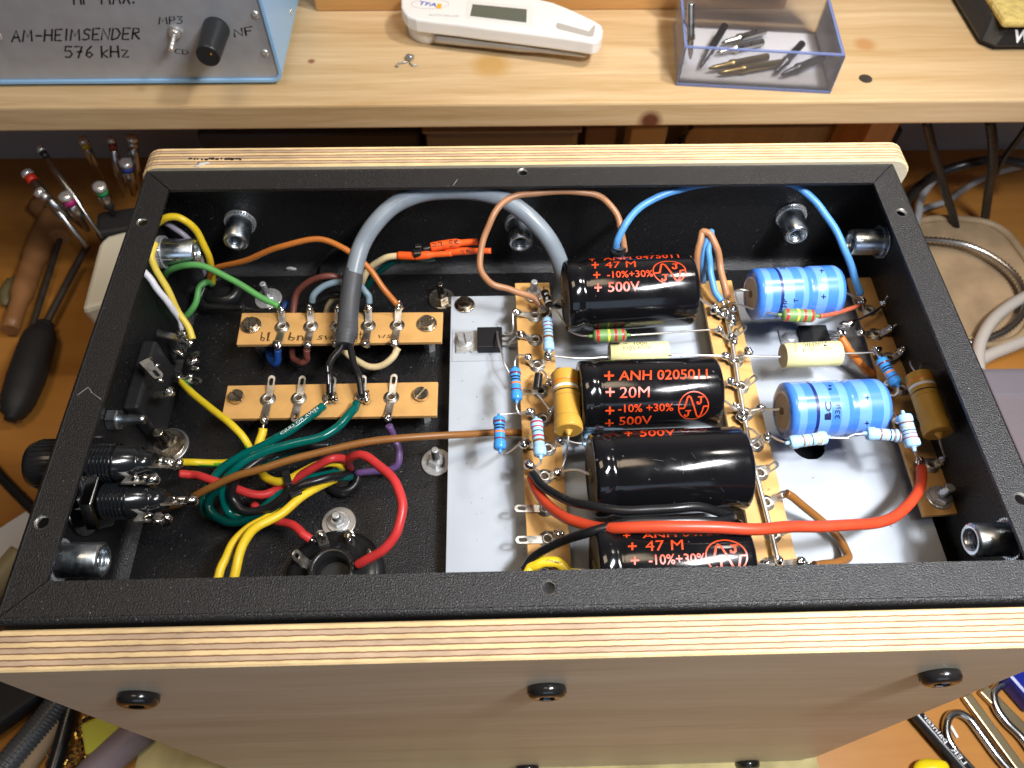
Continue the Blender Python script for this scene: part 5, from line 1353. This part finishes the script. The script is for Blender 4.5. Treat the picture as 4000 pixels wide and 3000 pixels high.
solid(outl, zt, zt - 8.5, 'case', WT, th, 1.2)
c = P(1668, 20, z=zt - 1)
MB().lathe(c, (0, 0, -1), [(1.0, 14.0), (17.0, 13.0), (17.9, 12.2)], seg=48).build('pivot', WT, th)
a, b = P(1700, 150, z=ZSH + 6), P(2290, 215, z=ZSH + 7)
MB().tube([a, a.lerp(b, .2), b], [2.6, 2.6, 2.4, 1.6], seg=12).build('folded_probe', mat('probe_grey', (.42, .39, .35), .4, metal=.4), th)
ft = Flat(V((0, 0, zt)), (0, 0, 1), .08)
def flatpoly(pts, zz, name, m, par, off=.06):
    vs = [P(x, y, z=zz + off) for x, y in pts]
    o = MB().add(vs, [tuple(range(len(vs)))], 0, False).build(name, m, par)
    bm = bmesh.new(); bm.from_mesh(o.data)
    for f in bm.faces:
        if f.normal.z < 0: f.normal_flip()
    bm.to_mesh(o.data); bm.free(); return o
flatpoly([(1822, 6), (1832, 0), (2080, 26), (2086, 34), (2080, 96), (2070, 102), (1826, 72), (1818, 64)], zt, 'display_bezel', mat('off_white_bezel', (0.72, 0.73, 0.72), .35), th)
flatpoly([(1846, 16), (2058, 36), (2056, 88), (1836, 62)], zt, 'display', mat('grey_lcd', (0.10, 0.12, 0.10), .15, spec=.6), th, .14)
flatpoly([(2170, 98), (2178, 88), (2300, 122), (2322, 96), (2326, 104), (2318, 142), (2300, 144), (2176, 112)], zt, 'button_recess', mat('grey_recess', (0.42, 0.40, 0.37), .5), th)
mk = MB()
letter(mk, ft, text_mesh('TFA', .02), (1632, 18), (1705, 28), (1640, 4)); mk.build('logo_letters', mat('logo_blue', (.02, .09, .5), .4), th)
flatpoly([(1708, 14), (1726, 16), (1722, 34), (1704, 32)], zt, 'logo_patch', mat('logo_amber', (.8, .42, .02), .4), th, .1)
mk = MB(); lc = ft.hit(1680, 16)
vs_, fs_ = ribbon([(11.5 * math.cos(i * math.pi / 20), 5.2 * math.sin(i * math.pi / 20)) for i in range(40)], .28, True)
mk.add([lc + V((v.x, v.y, .08)) for v in vs_], fs_, 0, False); mk.build('logo_ring', mat('grey_print', (.35, .36, .4), .4), th)
mk = MB(); letter(mk, ft, text_mesh('AUTO-ON-OFF'), (1672, 62), (1792, 68), (1676, 54)); mk.build('small_print', mat('grey_print', (.35, .36, .4), .4), th)

# clear box of soldering tips
CLR = clear('clear_plastic', (0.62, 0.63, 0.68), .06, .05)
CEDGE = clear('clear_plastic_edge', (0.25, 0.32, 0.62), .1, .42)
pb = thing('clear_box', 'clear plastic hinged box with bluish edges holding soldering tips on the shelf', 'box', P(2950, 250, z=ZSH))
hz = 24
A = [P(2644, 330, z=ZSH + .6), P(3240, 362, z=ZSH + .6)]
ux = (A[1] - A[0]); wx = ux.length; ux.normalize(); uy = V((-ux.y, ux.x, 0)); dy = 60
Rb = M((ux, uy, V((0, 0, 1)))).transposed()
O = A[0]
def pt(x, y, z): return O + ux * x + uy * y + V((0, 0, z))
def wallbox(name, x0, x1, y0_, y1_, za, zb, m=CLR):
    return MB().box(pt((x0 + x1) / 2, (y0_ + y1_) / 2, (za + zb) / 2), (x1 - x0, y1_ - y0_, zb - za), R=Rb).build(name, m, pb)
wallbox('box_floor', 0, wx, 0, dy, 0, 1.2)
wallbox('side', 0, wx, 0, 1.2, 1.3, hz); wallbox('side', 0, wx, dy - 1.2, dy, 1.3, hz); wallbox('side', 0, 1.2, 1.3, dy - 1.3, 1.3, hz); wallbox('side', wx - 1.2, wx, 1.3, dy - 1.3, 1.3, hz)
for (x0, x1, ya, yb_) in ((0, wx, -.25, 1.4), (0, wx, dy - 1.4, dy + .2), (-.2, 1.4, 1.4, dy - 1.4), (wx - 1.4, wx + .2, 1.4, dy - 1.4)): wallbox('rim_edge', x0, x1, ya, yb_, hz + .05, hz + .9, CEDGE)
wallbox('bottom_edge', 0, wx, -.5, 0, -.4, 1.2, CEDGE); wallbox('corner_edge', -.5, 0, -.4, .8, 0, hz, CEDGE)
wallbox('corner_edge', wx, wx + .5, -.4, .8, 0, hz, CEDGE)
lid = MB().box(pt(wx / 2, dy + 6, hz + 24), (wx, 1.2, 46), R=Rb @ M.Rotation(-.18, 3, 'X')).build('lid', CLR, pb)
MB().box(pt(wx / 2 + 7, dy + 3.5, hz + 16), (44, .6, 26), R=Rb @ M.Rotation(-.18, 3, 'X')).build('inlay', mat('dark_inlay', (0.05, 0.04, 0.035), .5), pb)
TIP = [mat('plated_tip', (0.5, 0.49, 0.48), 0.3, metal=1.0, rvar=.1, vscale=200), mat('brass_tip', (0.38, 0.28, 0.12), 0.35, metal=1.0, var=.2, vscale=100), mat('dark_tip', (0.10, 0.10, 0.11), 0.35, metal=.8)]
tips = [((2698, 10, -38), (2697, 230, -71), 0, 'dark soldering tip leaning upright in the left corner of the clear box'), ((2832, 100, -66), (2735, 262, -72), 2, 'soldering tip lying steeply behind the leaning one in the box'), ((2990, 120, -71), (2820, 168, -71.5), 0, 'shiny soldering tip nearest the back of the clear box'), ((2980, 165, -72), (2800, 206, -72), 0, 'soldering tip second from the back, nearly parallel to it'),
        ((3000, 222, -71), (2768, 268, -71.5), 1, 'long soldering tip with a blue sheen in the middle of the box'), ((3050, 246, -72), (2805, 286, -72), 1, 'brass coloured soldering tip nearest the front wall of the box'), ((3134, 170, -68), (3028, 284, -71.5), 2, 'dark soldering tip standing askew near the right end of the box'), ((3216, 222, -70), (3052, 292, -71.8), 2, 'dark soldering tip lying in the right front corner of the box')]
for a_, b_, k, lb in tips:
    a, b = PP(a_), PP(b_); d = (b - a); ln = d.length
    o = MB().lathe(a, d, [(0, 2.0), (.4, 2.3), (ln * .55, 2.3), (ln * .57, 2.7), (ln * .64, 2.7), (ln * .66, 1.9), (ln * .9, 1.5), (ln, .5)], seg=20).build('soldering_tip', TIP[k])
    tag(o, lb, 'soldering tip', 'soldering tips in the clear box')

# solder iron stand with sponge, only its near left corner in view
st = thing('soldering_iron_stand', 'black soldering stand with yellow sponge and white lettering at the right edge', 'stand', P(3950, 160, z=ZSH))
STB = mat('stand_black', (0.02, 0.019, 0.018), 0.25, spec=.6)
q0 = P(3830, 205, z=ZSH)
sq = V((1, .0, 0))
xs, ys = q0.x, q0.y
def prism(base, top, zb, zt_, name, m, bev):
    vs = [V((x, y, zb)) for x, y in base] + [V((x, y, zt_)) for x, y in top]; n = len(base)
    o = MB().add(vs, [tuple(range(n - 1, -1, -1)), tuple(range(n, 2 * n))] + [(i, (i + 1) % n, n + (i + 1) % n, n + i) for i in range(n)], 0, False).build(name, m, st, bevel=bev)
    return o
prism([(xs, ys + 7), (xs + 7, ys), (xs + 110, ys), (xs + 110, YW - 8), (xs, YW - 8)], [(xs + 5, ys + 17), (xs + 15, ys + 8), (xs + 110, ys + 8), (xs + 110, YW - 8), (xs + 5, YW - 8)], ZSH + 3, ZSH + 16, 'base', STB, 1.5)
prism([(xs + 2, ys + 9), (xs + 9, ys + 3), (xs + 108, ys + 3), (xs + 108, YW - 10), (xs + 2, YW - 10)], [(xs + 2, ys + 9), (xs + 9, ys + 3), (xs + 108, ys + 3), (xs + 108, YW - 10), (xs + 2, YW - 10)], ZSH, ZSH + 3, 'foot', BLACK_MAT, 0)
_sp = P(3925, 88, z=ZSH + 19)
MB().box((_sp.x + 47, _sp.y + 31, ZSH + 17.5), (94, 62, 5), bev=2).build('sponge', mat('yellow_sponge', (0.62, 0.48, 0.16), .9, bump=.9, bscale=300, bdist=.002, var=.15, vscale=200), st)
n_ = V((0, -26, 8)).normalized()
mk = MB(); n_ = V((0, -13, 8)).normalized(); fl = Flat(V((xs + 40, ys + 4, ZSH + 9.5)), n_, .15)
lx = fl.hit(3952, 168)
letter(mk, fl, text_mesh('Weller', .03), lx, lx + V((30, 0, 0)), lx + V((0, 8, 13)).normalized() * 7.5, raw=True)
mk.build('lettering', WHITE_PL, st)
# crumbs and bits
sc = MB().blob(P(1600, 222, z=ZSH + 2.3), 2.6, 1.1, 1.1, .8, rough=.3, seed=2).tube([(1592, 240, ZSH + 1), (1575, 244, ZSH + .9), (1560, 246, ZSH + .8), (1550, 256, ZSH + 1.2)], .5, seg=8).tube([(1600, 244, ZSH + .8), (1612, 256, ZSH + .7), (1630, 252, ZSH + .7)], .4, seg=8).blob(P(1551, 257, z=ZSH + 1), 1.0, rough=.3, seed=4)
tag(sc.build('solder_scrap', mat('dull_solder', (.42, .44, .46), .35, metal=.8)), 'small grey solder splash with two bent wire ends on the shelf', 'solder scrap')
c = P(3381, 308, z=ZSH)
tag(MB().lathe(c, (0, 0, 1), [(0.02, 4.0), (.35, 3.9), (.5, 3.4)], seg=32).build('dark_disc', mat('dark_disc_matt', (0.035, 0.028, 0.022), .9, var=.2, vscale=500)), 'small dark round spot on the shelf right of the clear box', 'dark spot')  # thin disc added for a dark spot on the board
c = P(1640, 15, z=ZSH + 2)
bt = MB()
x0, x1 = P(1238, 28, z=ZSH).x, P(3060, 22, z=ZSH).x
yb2 = P(2000, 26, z=ZSH + 3).y
bt.box(((x0 + x1) / 2, min(yb2 + 7, YW - 8), ZSH + 22), (x1 - x0, 13, 44), bev=1)
tag(bt.build('wooden_batten', wood('batten_wood', (0.58, 0.33, 0.12), (0.42, 0.20, 0.06), axis=0, scale=60, stretch=20)), 'reddish wooden batten standing along the back of the shelf', 'batten')

# ------------------------------------------------------------------ under the shelf
def standing(px0, px1, pyt, y, dep, bev=1.5):
    a, b = P(px0, pyt, y=y), P(px1, pyt, y=y); zt_ = (a.z + b.z) / 2
    return MB().box(((a.x + b.x) / 2, y + dep / 2, (zt_ + ZD) / 2), (b.x - a.x, dep, zt_ - ZD - .3), bev=bev), V(((a.x + b.x) / 2, y + dep / 2, ZD)), zt_, b.x - a.x
m_, c_, z_, w_ = standing(760, 1640, 520, 412, 34, 3)
tag(m_.build('storage_box', mat('dark_grey_box', (0.045, 0.042, 0.045), .5)), 'dark grey storage box in the gloom under the shelf', 'box')
m_, c_, z_, w_ = standing(1660, 2262, 518, 385, 40, 4)
cb = thing('plastic_tray', 'translucent grey plastic tray under the shelf behind the rear cheek', 'tray', c_)
m_.build('tray_body', mat('grey_translucent', (0.26, 0.25, 0.28), .2, spec=.6), cb)
MB().box((c_.x, c_.y, z_ + 1.4), (w_ + 4, 43, 2.2), bev=1).build('tray_rim', mat('grey_rim', (0.34, 0.33, 0.36), .25), cb)
m_, c_, z_, w_ = standing(2290, 2415, 500, 425, 20)
tag(m_.build('pink_carton', mat('dull_pink_card', (0.30, 0.21, 0.19), .7)), 'dull pinkish carton just visible under the shelf', 'carton')
m_, c_, z_, w_ = standing(2470, 2612, 500, 400, 24)
tag(m_.build('beige_block', mat('beige_block', (0.55, 0.45, 0.3), .6)), 'small beige block standing under the shelf', 'block')
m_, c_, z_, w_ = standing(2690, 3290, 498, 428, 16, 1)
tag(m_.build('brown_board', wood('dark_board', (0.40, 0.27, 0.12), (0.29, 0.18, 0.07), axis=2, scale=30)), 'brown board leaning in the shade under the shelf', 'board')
m_, c_, z_, w_ = standing(3425, 3530, 510, 425, 20)
tag(m_.build('black_adapter', BLACK_MAT), 'black plug adapter in the shade beside the shelf leg', 'adapter')
tag(MB().tube([(2700, 495, 'y', 380), (2676, 530, 'y', 385), (2650, 570, 'y', 380), (2630, 600, 'y', 370)], 1.8, seg=10).build('black_cable', W['black']), 'black cable stub hanging under the middle of the shelf', 'cable')

# cables at the right
def cable(label, m, r, pts, name='cable', group='cables at the right'):
    o = MB().tube(pts, r, seg=14, sub=8).build(name, m); tag(o, label, 'cable', group); return o
cable('black cable hanging straight down just right of the rear cheek', W['black'], 3.0, [(3618, 470, -120), (3650, 600, -150), (3690, 740, -190), (3725, 850, -225), (3735, 900, -236)])
cable('black cable hanging near the right edge with a thin branch', W['black'], 3.3, [(3868, 470, -120), (3878, 560, -140), (3876, 660, -165), (3860, 760, -200), (3848, 850, -230)])
cable('thin black lead slanting in from the right edge', W['black'], 2.0, [(4030, 470, -120), (3975, 545, -140), (3920, 620, -160), (3890, 680, -180)])
cable('black cable arching behind the two hanging ones', W['black'], 3.6, [(3510, 830, -225), (3580, 740, -205), (3660, 680, -190), (3760, 645, -180), (3880, 625, -175), (4000, 640, -175), (4060, 660, -175)])
GREYC = mat('pale_grey_cable', (0.30, 0.29, 0.29), .4)
cable('pale grey cable passing under the black ones', GREYC, 2.6, [(3500, 900, -232), (3600, 820, -232), (3700, 785, -232), (3780, 730, -230), (3880, 680, -228), (4030, 640, -225)])
cable('pale grey cable running up close to the right chassis rim', GREYC, 3.0, [(3560, 940, -236), (3585, 850, -228), (3600, 770, -222), (3650, 700, -215)])
WHC = mat('white_cable', (0.46, 0.42, 0.38), .4)
cable('whitish cable bending around the beige tray near the right edge', WHC, 4.2, [(4060, 1130, -222), (3950, 1190, -222), (3870, 1260, -222), (3825, 1350, -224), (3822, 1450, -226)])
cable('second whitish cable crossing lower at the right edge', WHC, 4.6, [(3780, 1440, -236), (3850, 1395, -234), (3930, 1360, -232), (4060, 1310, -232)])
gn = MB()
path = smooth_path([(3570, 935, -222), (3680, 940, -222), (3780, 958, -222), (3880, 1005, -222), (3960, 1070, -222), (4002, 1150, -222), (3990, 1230, -222), (3930, 1290, -224), (3850, 1325, -226), (3780, 1340, -228)], 12)
rs = [2.9 if k % 2 else 1.7 for k in range(len(path))]
tag(MB().tube(path, rs, seg=12, raw=True).build('metal_hose', mat('hose_steel', (.45, .44, .42), .3, metal=1.0)), 'coiled silver metal hose curving over the beige tray', 'hose')
lidp = [(3540, 870), (3600, 845), (3700, 838), (3790, 845), (3870, 860), (3940, 900), (3990, 960), (4040, 1040), (4050, 1250), (3990, 1340), (3880, 1370), (3790, 1350), (3700, 1330), (3600, 1250), (3540, 1100)]
lo = thing('beige_tray', 'stained beige plastic tray lying on the desk under the metal hose', 'lid', P(3800, 1100, z=ZD))
BEI = mat('stained_beige', (0.36, 0.255, 0.15), .5, var=.28, vscale=35, detail=6)
solid(lidp, ZD + 8, ZD + .2, 'lid_plate', BEI, lo, 3)
rim_ = [P(x, y, z=ZD + 9) for x, y in lidp]; cc_ = sum(rim_, V()) / len(rim_)
MB().tube([cc_ + (p - cc_) * .93 for p in rim_] + [cc_ + (rim_[0] - cc_) * .93], 3.0, seg=10, sub=5).build('raised_rim', BEI, lo)
cl = thing('plastic_case', 'translucent lilac grey plastic box at the right edge', 'box', P(3980, 1700, z=ZD))
MB().box(P(4110, 1770, z=ZD + 18), (70, 110, 36), bev=3).build('box_body', clear('lilac_clear', (.32, .29, .33), .15, .45), cl)

# ------------------------------------------------------------------ left: screwdrivers in a stand
STAND = mat('cream_stand', (0.62, 0.58, 0.46), .45)
ss = thing('tool_stand', 'cream coloured tool stand left of the chassis', 'stand', P(440, 1050, z=ZD))
base = P(455, 1130, z=ZD); 
sp = [(384, 955), (392, 935), (420, 915), (470, 900), (560, 890), (600, 900), (600, 1080), (540, 1130), (410, 1130)]
zs_ = -165
tp = [P(x, y, z=zs_) for x, y in ((382, 958), (392, 938), (420, 918), (480, 902), (620, 890))]
bt_ = [V((p.x, p.y, ZD)) for p in tp]
tp2 = [p + V((0, -60, 0)) for p in (tp[4], tp[0])]
ring = [tp[0], tp[1], tp[2], tp[3], tp[4], tp[4] + V((4, -55, 0)), tp[0] + V((4, -55, 0))]
n = len(ring); lo_ = [V((p.x + (6 if i in (0, 6) else 0), p.y, ZD + .2)) for i, p in enumerate(ring)]
o = MB().add(ring + lo_, [tuple(range(n)), tuple(range(2 * n - 1, n - 1, -1))] + [(i, n + i, n + (i + 1) % n, (i + 1) % n) for i in range(n)], 0, False).build('stand_body', STAND, ss, bevel=3)
bm = bmesh.new(); bm.from_mesh(o.data); bmesh.ops.recalc_face_normals(bm, faces=bm.faces); bm.to_mesh(o.data); bm.free()
MB().box(P(520, 880, z=-172), (44, 22, 14), R=M.Rotation(.2, 3, 'Z'), bev=3).build('rack', BLACK_MAT, ss)
RING = dict(red=(.6, .03, .01), black=(.015, .015, .015), yellow=(.55, .42, .02), brick=(.25, .04, .02), blue=(.02, .06, .35), green=(.02, .25, .08), magenta=(.40, .02, .16), steel=(.5, .5, .5))
SDS = [('red', (98, 668), (340, 965), 'silver screwdriver with a red ring, lowest of the fan', 3.2), ('black', (152, 572), (400, 930), 'thin screwdriver with a black ring in the fan', 2.2), ('yellow', (320, 540), (398, 700), 'screwdriver with a dull yellow ring under the shelf edge', 2.6),
       ('brick', (432, 535), (482, 770), 'dark screwdriver with a brick red ring among the fan', 2.4), ('steel', (514, 530), (538, 740), 'screwdriver beside the rear cheek with a plain steel collar', 3.2), ('blue', (490, 628), (522, 760), 'screwdriver with a blue ring close to the rear cheek', 3.6),
       ('green', (384, 722), (450, 850), 'screwdriver with a green ring and shiny cap', 3.6), ('magenta', (250, 758), (345, 900), 'screwdriver with a magenta ring', 3.6), ('steel', (142, 742), (330, 892), 'bright steel screwdriver lying lowest beside the red ringed one', 3.0)]
for i, (k, a_, b_, lb, r) in enumerate(SDS):
    za = -128 if i in (1, 2, 3, 4) else -136
    a, b = P(*a_, z=za), P(*b_, z=-168)
    d = (b - a); ln = d.length; d.normalize()
    t = thing('precision_screwdriver', lb, 'screwdriver', V((b.x, b.y, b.z)), 'precision screwdrivers in the stand')
    r *= 1.15
    MB().lathe(a, d, [(0, r * .5), (.6, r * 1.0), (3.4, r * 1.05), (4.2, r * .6)], seg=20).build('swivel_cap', STEEL, t)
    MB().lathe(a, d, [(4.0, r * .92), (8.4, r * .92)], seg=20).build('colour_ring', mat('ring_' + k, RING[k], .4, metal=1.0 if k == 'steel' else 0), t)
    mb = MB().lathe(a, d, [(8.4, r * .8), (9.5, r * .8), (10, r * .95), (ln * .62, r * .95), (ln * .66, r * .5), (ln, r * .45)], seg=12)
    mb.build('handle', mat('knurled_steel', (.40, .39, .38), .3, metal=1.0, bump=.4, bscale=1500), t)
def tool(name, label, cat, segs, mats_, base=None):
    t = thing(name, label, cat, segs[0][1][0])
    for (pn, pts, r), m in zip(segs, mats_): MB().tube(pts, r, seg=16, sub=6).build(pn, m, t)
    return t
tool('screwdriver', 'big screwdriver with a long dark shaft and black handle lying on the desk', 'screwdriver', [('shaft', [(340, 960, ZD + 9), (250, 1130, ZD + 9), (172, 1280, ZD + 9)], 2.6), ('handle', [(178, 1268, ZD + 9), (152, 1330, ZD + 11), (112, 1450, ZD + 12), (72, 1560, ZD + 12), (40, 1640, ZD + 12)], [6, 9, 11, 11.5, 11.8, 12, 12, 11.5, 11, 10, 8, 4])], [mat('dark_steel', (.12, .11, .10), .4, metal=.8), BLACK_MAT])
tool('awl', 'thin dark shaft of a second tool lying parallel to the big screwdriver', 'awl', [('shaft', [(235, 930, ZD + 6), (170, 1140, ZD + 6), (85, 1400, ZD + 6), (40, 1540, ZD + 6)], 2.2), ('handle', [(232, 935, ZD + 7), (200, 850, ZD + 8), (150, 800, ZD + 8)], 8)], [mat('dark_steel', (.12, .11, .10), .4, metal=.8), mat('brown_wood_handle', (.26, .12, .045), .4)])
tool('wooden_handled_tool', 'brown wooden tool handle lying along the left edge', 'tool', [('handle', [(205, 830, ZD + 9), (165, 930, ZD + 9), (110, 1080, ZD + 9), (40, 1290, ZD + 9)], [8, 9, 8, 6])], [mat('brown_wood_handle', (.18, .08, .03), .4)])
tag(MB().blob(P(38, 1128, z=ZD + 5), 12, .45, 1.3, .3, rough=.15, seed=5).build('green_tool', mat('moss_green', (.13, .11, .05), .5)), 'mossy green tool grip at the left edge', 'tool')
cable('black cable running from the left edge under the chassis', W['black'], 3.4, [(-700, 1300, ZD + 5), (-60, 1790, ZD + 5), (10, 1868, ZD + 5), (70, 1930, ZD + 5), (160, 2020, ZD + 5)], group='cables at the left')
tag(MB().box(P(20, 2120, z=ZD + 3), (90, 22, 1.0), R=M.Rotation(.72, 3, 'Z')).build('paper_strip', mat('paper_white', (.6, .6, .62), .6)), 'white paper strip with a pencilled scrawl at the left edge', 'paper')
tag(MB().tube([(-400, 2900, ZD + 8), (-60, 2330, ZD + 8), (20, 2240, ZD + 8), (90, 2160, ZD + 8)], 8, seg=14).build('khaki_stick', mat('khaki', (.28, .23, .12), .5)), 'khaki rod beside the white paper strip', 'rod')

# ------------------------------------------------------------------ near the camera, bottom left
zb = ZD + 7
path = smooth_path([(-420, 3600, zb), (-180, 3260, zb), (-30, 3060, zb), (60, 2950, zb), (130, 2868, zb), (185, 2800, zb), (240, 2730, zb)], 22)
tag(MB().tube(path, [7.0 if k % 4 else 6.0 for k in range(len(path))], seg=18, raw=True).build('ribbed_hose', mat('grey_rubber', (.07, .075, .08), .3, spec=.6)), 'ribbed dark hose with bluish shine at the lower left corner', 'hose')
cable('black cable beside the ribbed hose at the lower left', W['black'], 4.0, [(60, 3700, zb - 2), (200, 3040, zb - 2), (235, 2920, zb - 2), (262, 2820, zb - 2), (285, 2740, zb - 2)], group='cables at the left')
tag(MB().tube([(-180, 3500, zb - 4), (60, 3060, zb - 4), (150, 2930, zb - 4), (235, 2800, zb - 4)], 5.0, seg=14).build('wooden_stick', mat('beige_stick', (.30, .21, .12), .6)), 'beige wooden stick lying beside the ribbed hose', 'stick')
tag(MB().box(P(425, 2860, z=zb), (22, 17, 12), R=M.Rotation(.4, 3, 'Z'), bev=1.5).build('yellow_block', mat('olive_yellow', (.50, .48, .05), .4)), 'olive yellow plastic block under the near cheek', 'block')
tag(MB().tube([(60, 3400, zb), (330, 3060, zb), (440, 2950, zb), (560, 2840, zb)], 9, seg=16).build('lilac_rod', mat('lilac_grey', (.22, .17, .19), .5)), 'lilac grey rod lying under the near cheek', 'rod')
tag(MB().box(P(0, 2760, z=zb + 2), (40, 24, 14), R=M.Rotation(.7, 3, 'Z'), bev=3).build('dark_case', BLACK_MAT), 'black case end at the lower left beside the plywood', 'case')
mb = MB()
for k in range(420):
    x, y = random.uniform(180, 420), random.uniform(2800, 3010)
    p = P(x, y, z=ZD + .8 + random.random() * 1.5)
    mb.box(p, (random.uniform(.5, 2.6), random.uniform(.4, 1.6), .5), R=M.Rotation(random.uniform(0, 3), 3, 'Z') @ M.Rotation(random.uniform(-.6, .6), 3, 'X'), mi=random.choice((0, 0, 1, 2)))
tag(mb.build('metal_shavings', [mat('brass_swarf', (.40, .26, .06), .35, metal=1.0), mat('dark_swarf', (.03, .02, .012), .6), mat('rusty_swarf', (.22, .07, .015), .6)]), 'brass and rust coloured shavings on the desk', 'shavings', kind='stuff')
fm = MB().box((126, 15, ZD + 1.0), (361, 100, 1.9), bev=.6)
tag(fm.build('foam_mat', mat('yellow_foam', (.44, .37, .17), .9, var=.3, vscale=40, bump=.5, bscale=400)), 'stained yellow foam mat under the amplifier', 'mat')

# ------------------------------------------------------------------ near the camera, bottom right
pc = thing('pencil', 'black pencil with white lettering lying on the desk at the lower right', 'pencil', P(3680, 2900, z=ZD))
a, b = P(3560, 2770, z=ZD + 5), P(3840, 3090, z=ZD + 5)
MB().tube([a, a.lerp(b, .5), b], 4.2, seg=6).build('shaft', mat('pencil_black', (.015, .015, .016), .25, spec=.6), pc)
mk = MB(); fl = Flat(a + V((0, 0, 4.3)), (0, 0, 1), .1)
letter(mk, fl, text_mesh('LER  painter'), (3760, 2990), (3598, 2800), (3778, 2978)); mk.build('lettering', WHITE_PL, pc)
WIRE_ = mat('bright_steel_rod', (.55, .54, .53), .2, metal=1.0)
tag(MB().tube([(3990, 3060, ZD + 4), (3900, 2960, ZD + 4), (3830, 2865, ZD + 4), (3785, 2808, ZD + 4), (3745, 2786, ZD + 4), (3712, 2795, ZD + 4), (3697, 2830, ZD + 4), (3702, 2880, ZD + 4), (3730, 2930, ZD + 4), (3790, 3000, ZD + 4), (3840, 3060, ZD + 4)], 2.2, seg=14).build('wire_hook', WIRE_), 'bent steel wire handle nearest the black pencil', 'wire handle', 'bent steel handles')
tag(MB().tube([(4060, 2980, ZD + 4), (3990, 2880, ZD + 4), (3930, 2820, ZD + 4), (3892, 2765, ZD + 4), (3880, 2710, ZD + 4), (3905, 2678, ZD + 4), (3950, 2672, ZD + 4), (4000, 2700, ZD + 4), (4060, 2760, ZD + 4)], 2.2, seg=14).build('wire_hook', WIRE_), 'bent steel wire handle close to the corner of the near cheek', 'wire handle', 'bent steel handles')
for a_, b_, w__, lb in (((3770, 2715), (4010, 3040), 5.5, 'brassy flat steel bar between the two bent handles'), ((3835, 2690), (4060, 2920), 6.5, 'grey flat steel bar beside the brassy one')):
    a, b = P(*a_, z=ZD + 3), P(*b_, z=ZD + 3); d = b - a
    o = MB().box((a + b) / 2, (d.length, w__, 4), R=M.Rotation(math.atan2(d.y, d.x), 3, 'Z'), bev=.6).build('steel_bar', mat('brassy_steel', (.42, .34, .2), .35, metal=1.0) if 'brassy' in lb else mat('grey_steel', (.4, .37, .32), .35, metal=1.0))
    tag(o, lb, 'bar', 'flat steel bars')
a, b = P(3711, 2832, z=ZD + 1), P(3740, 2882, z=ZD + 1); d = b - a
tag(MB().box((a + b) / 2, (d.length, 1.6, 1.2), R=M.Rotation(math.atan2(d.y, d.x), 3, 'Z'), bev=.3).build('white_stick', mat('white_scrap', (.7, .68, .62), .5)), 'tiny white stick inside the loop of the nearer bent handle', 'stick')
tag(MB().blob(P(3640, 3005, z=ZD + 6), 7, 1.3, .8, .8, rough=.08, seed=3, sub=3).build('yellow_plug', mat('bright_yellow', (.75, .58, .01), .25)), 'bright yellow plug at the bottom edge beside the pencil', 'plug')
tag(MB().box(P(4010, 2670, z=ZD + 8), (20, 22, 14), R=M.Rotation(.5, 3, 'Z'), bev=2).build('blue_tool', mat('royal_blue', (.008, .014, .20), .3)), 'royal blue tool grip at the right edge near the plywood corner', 'tool')
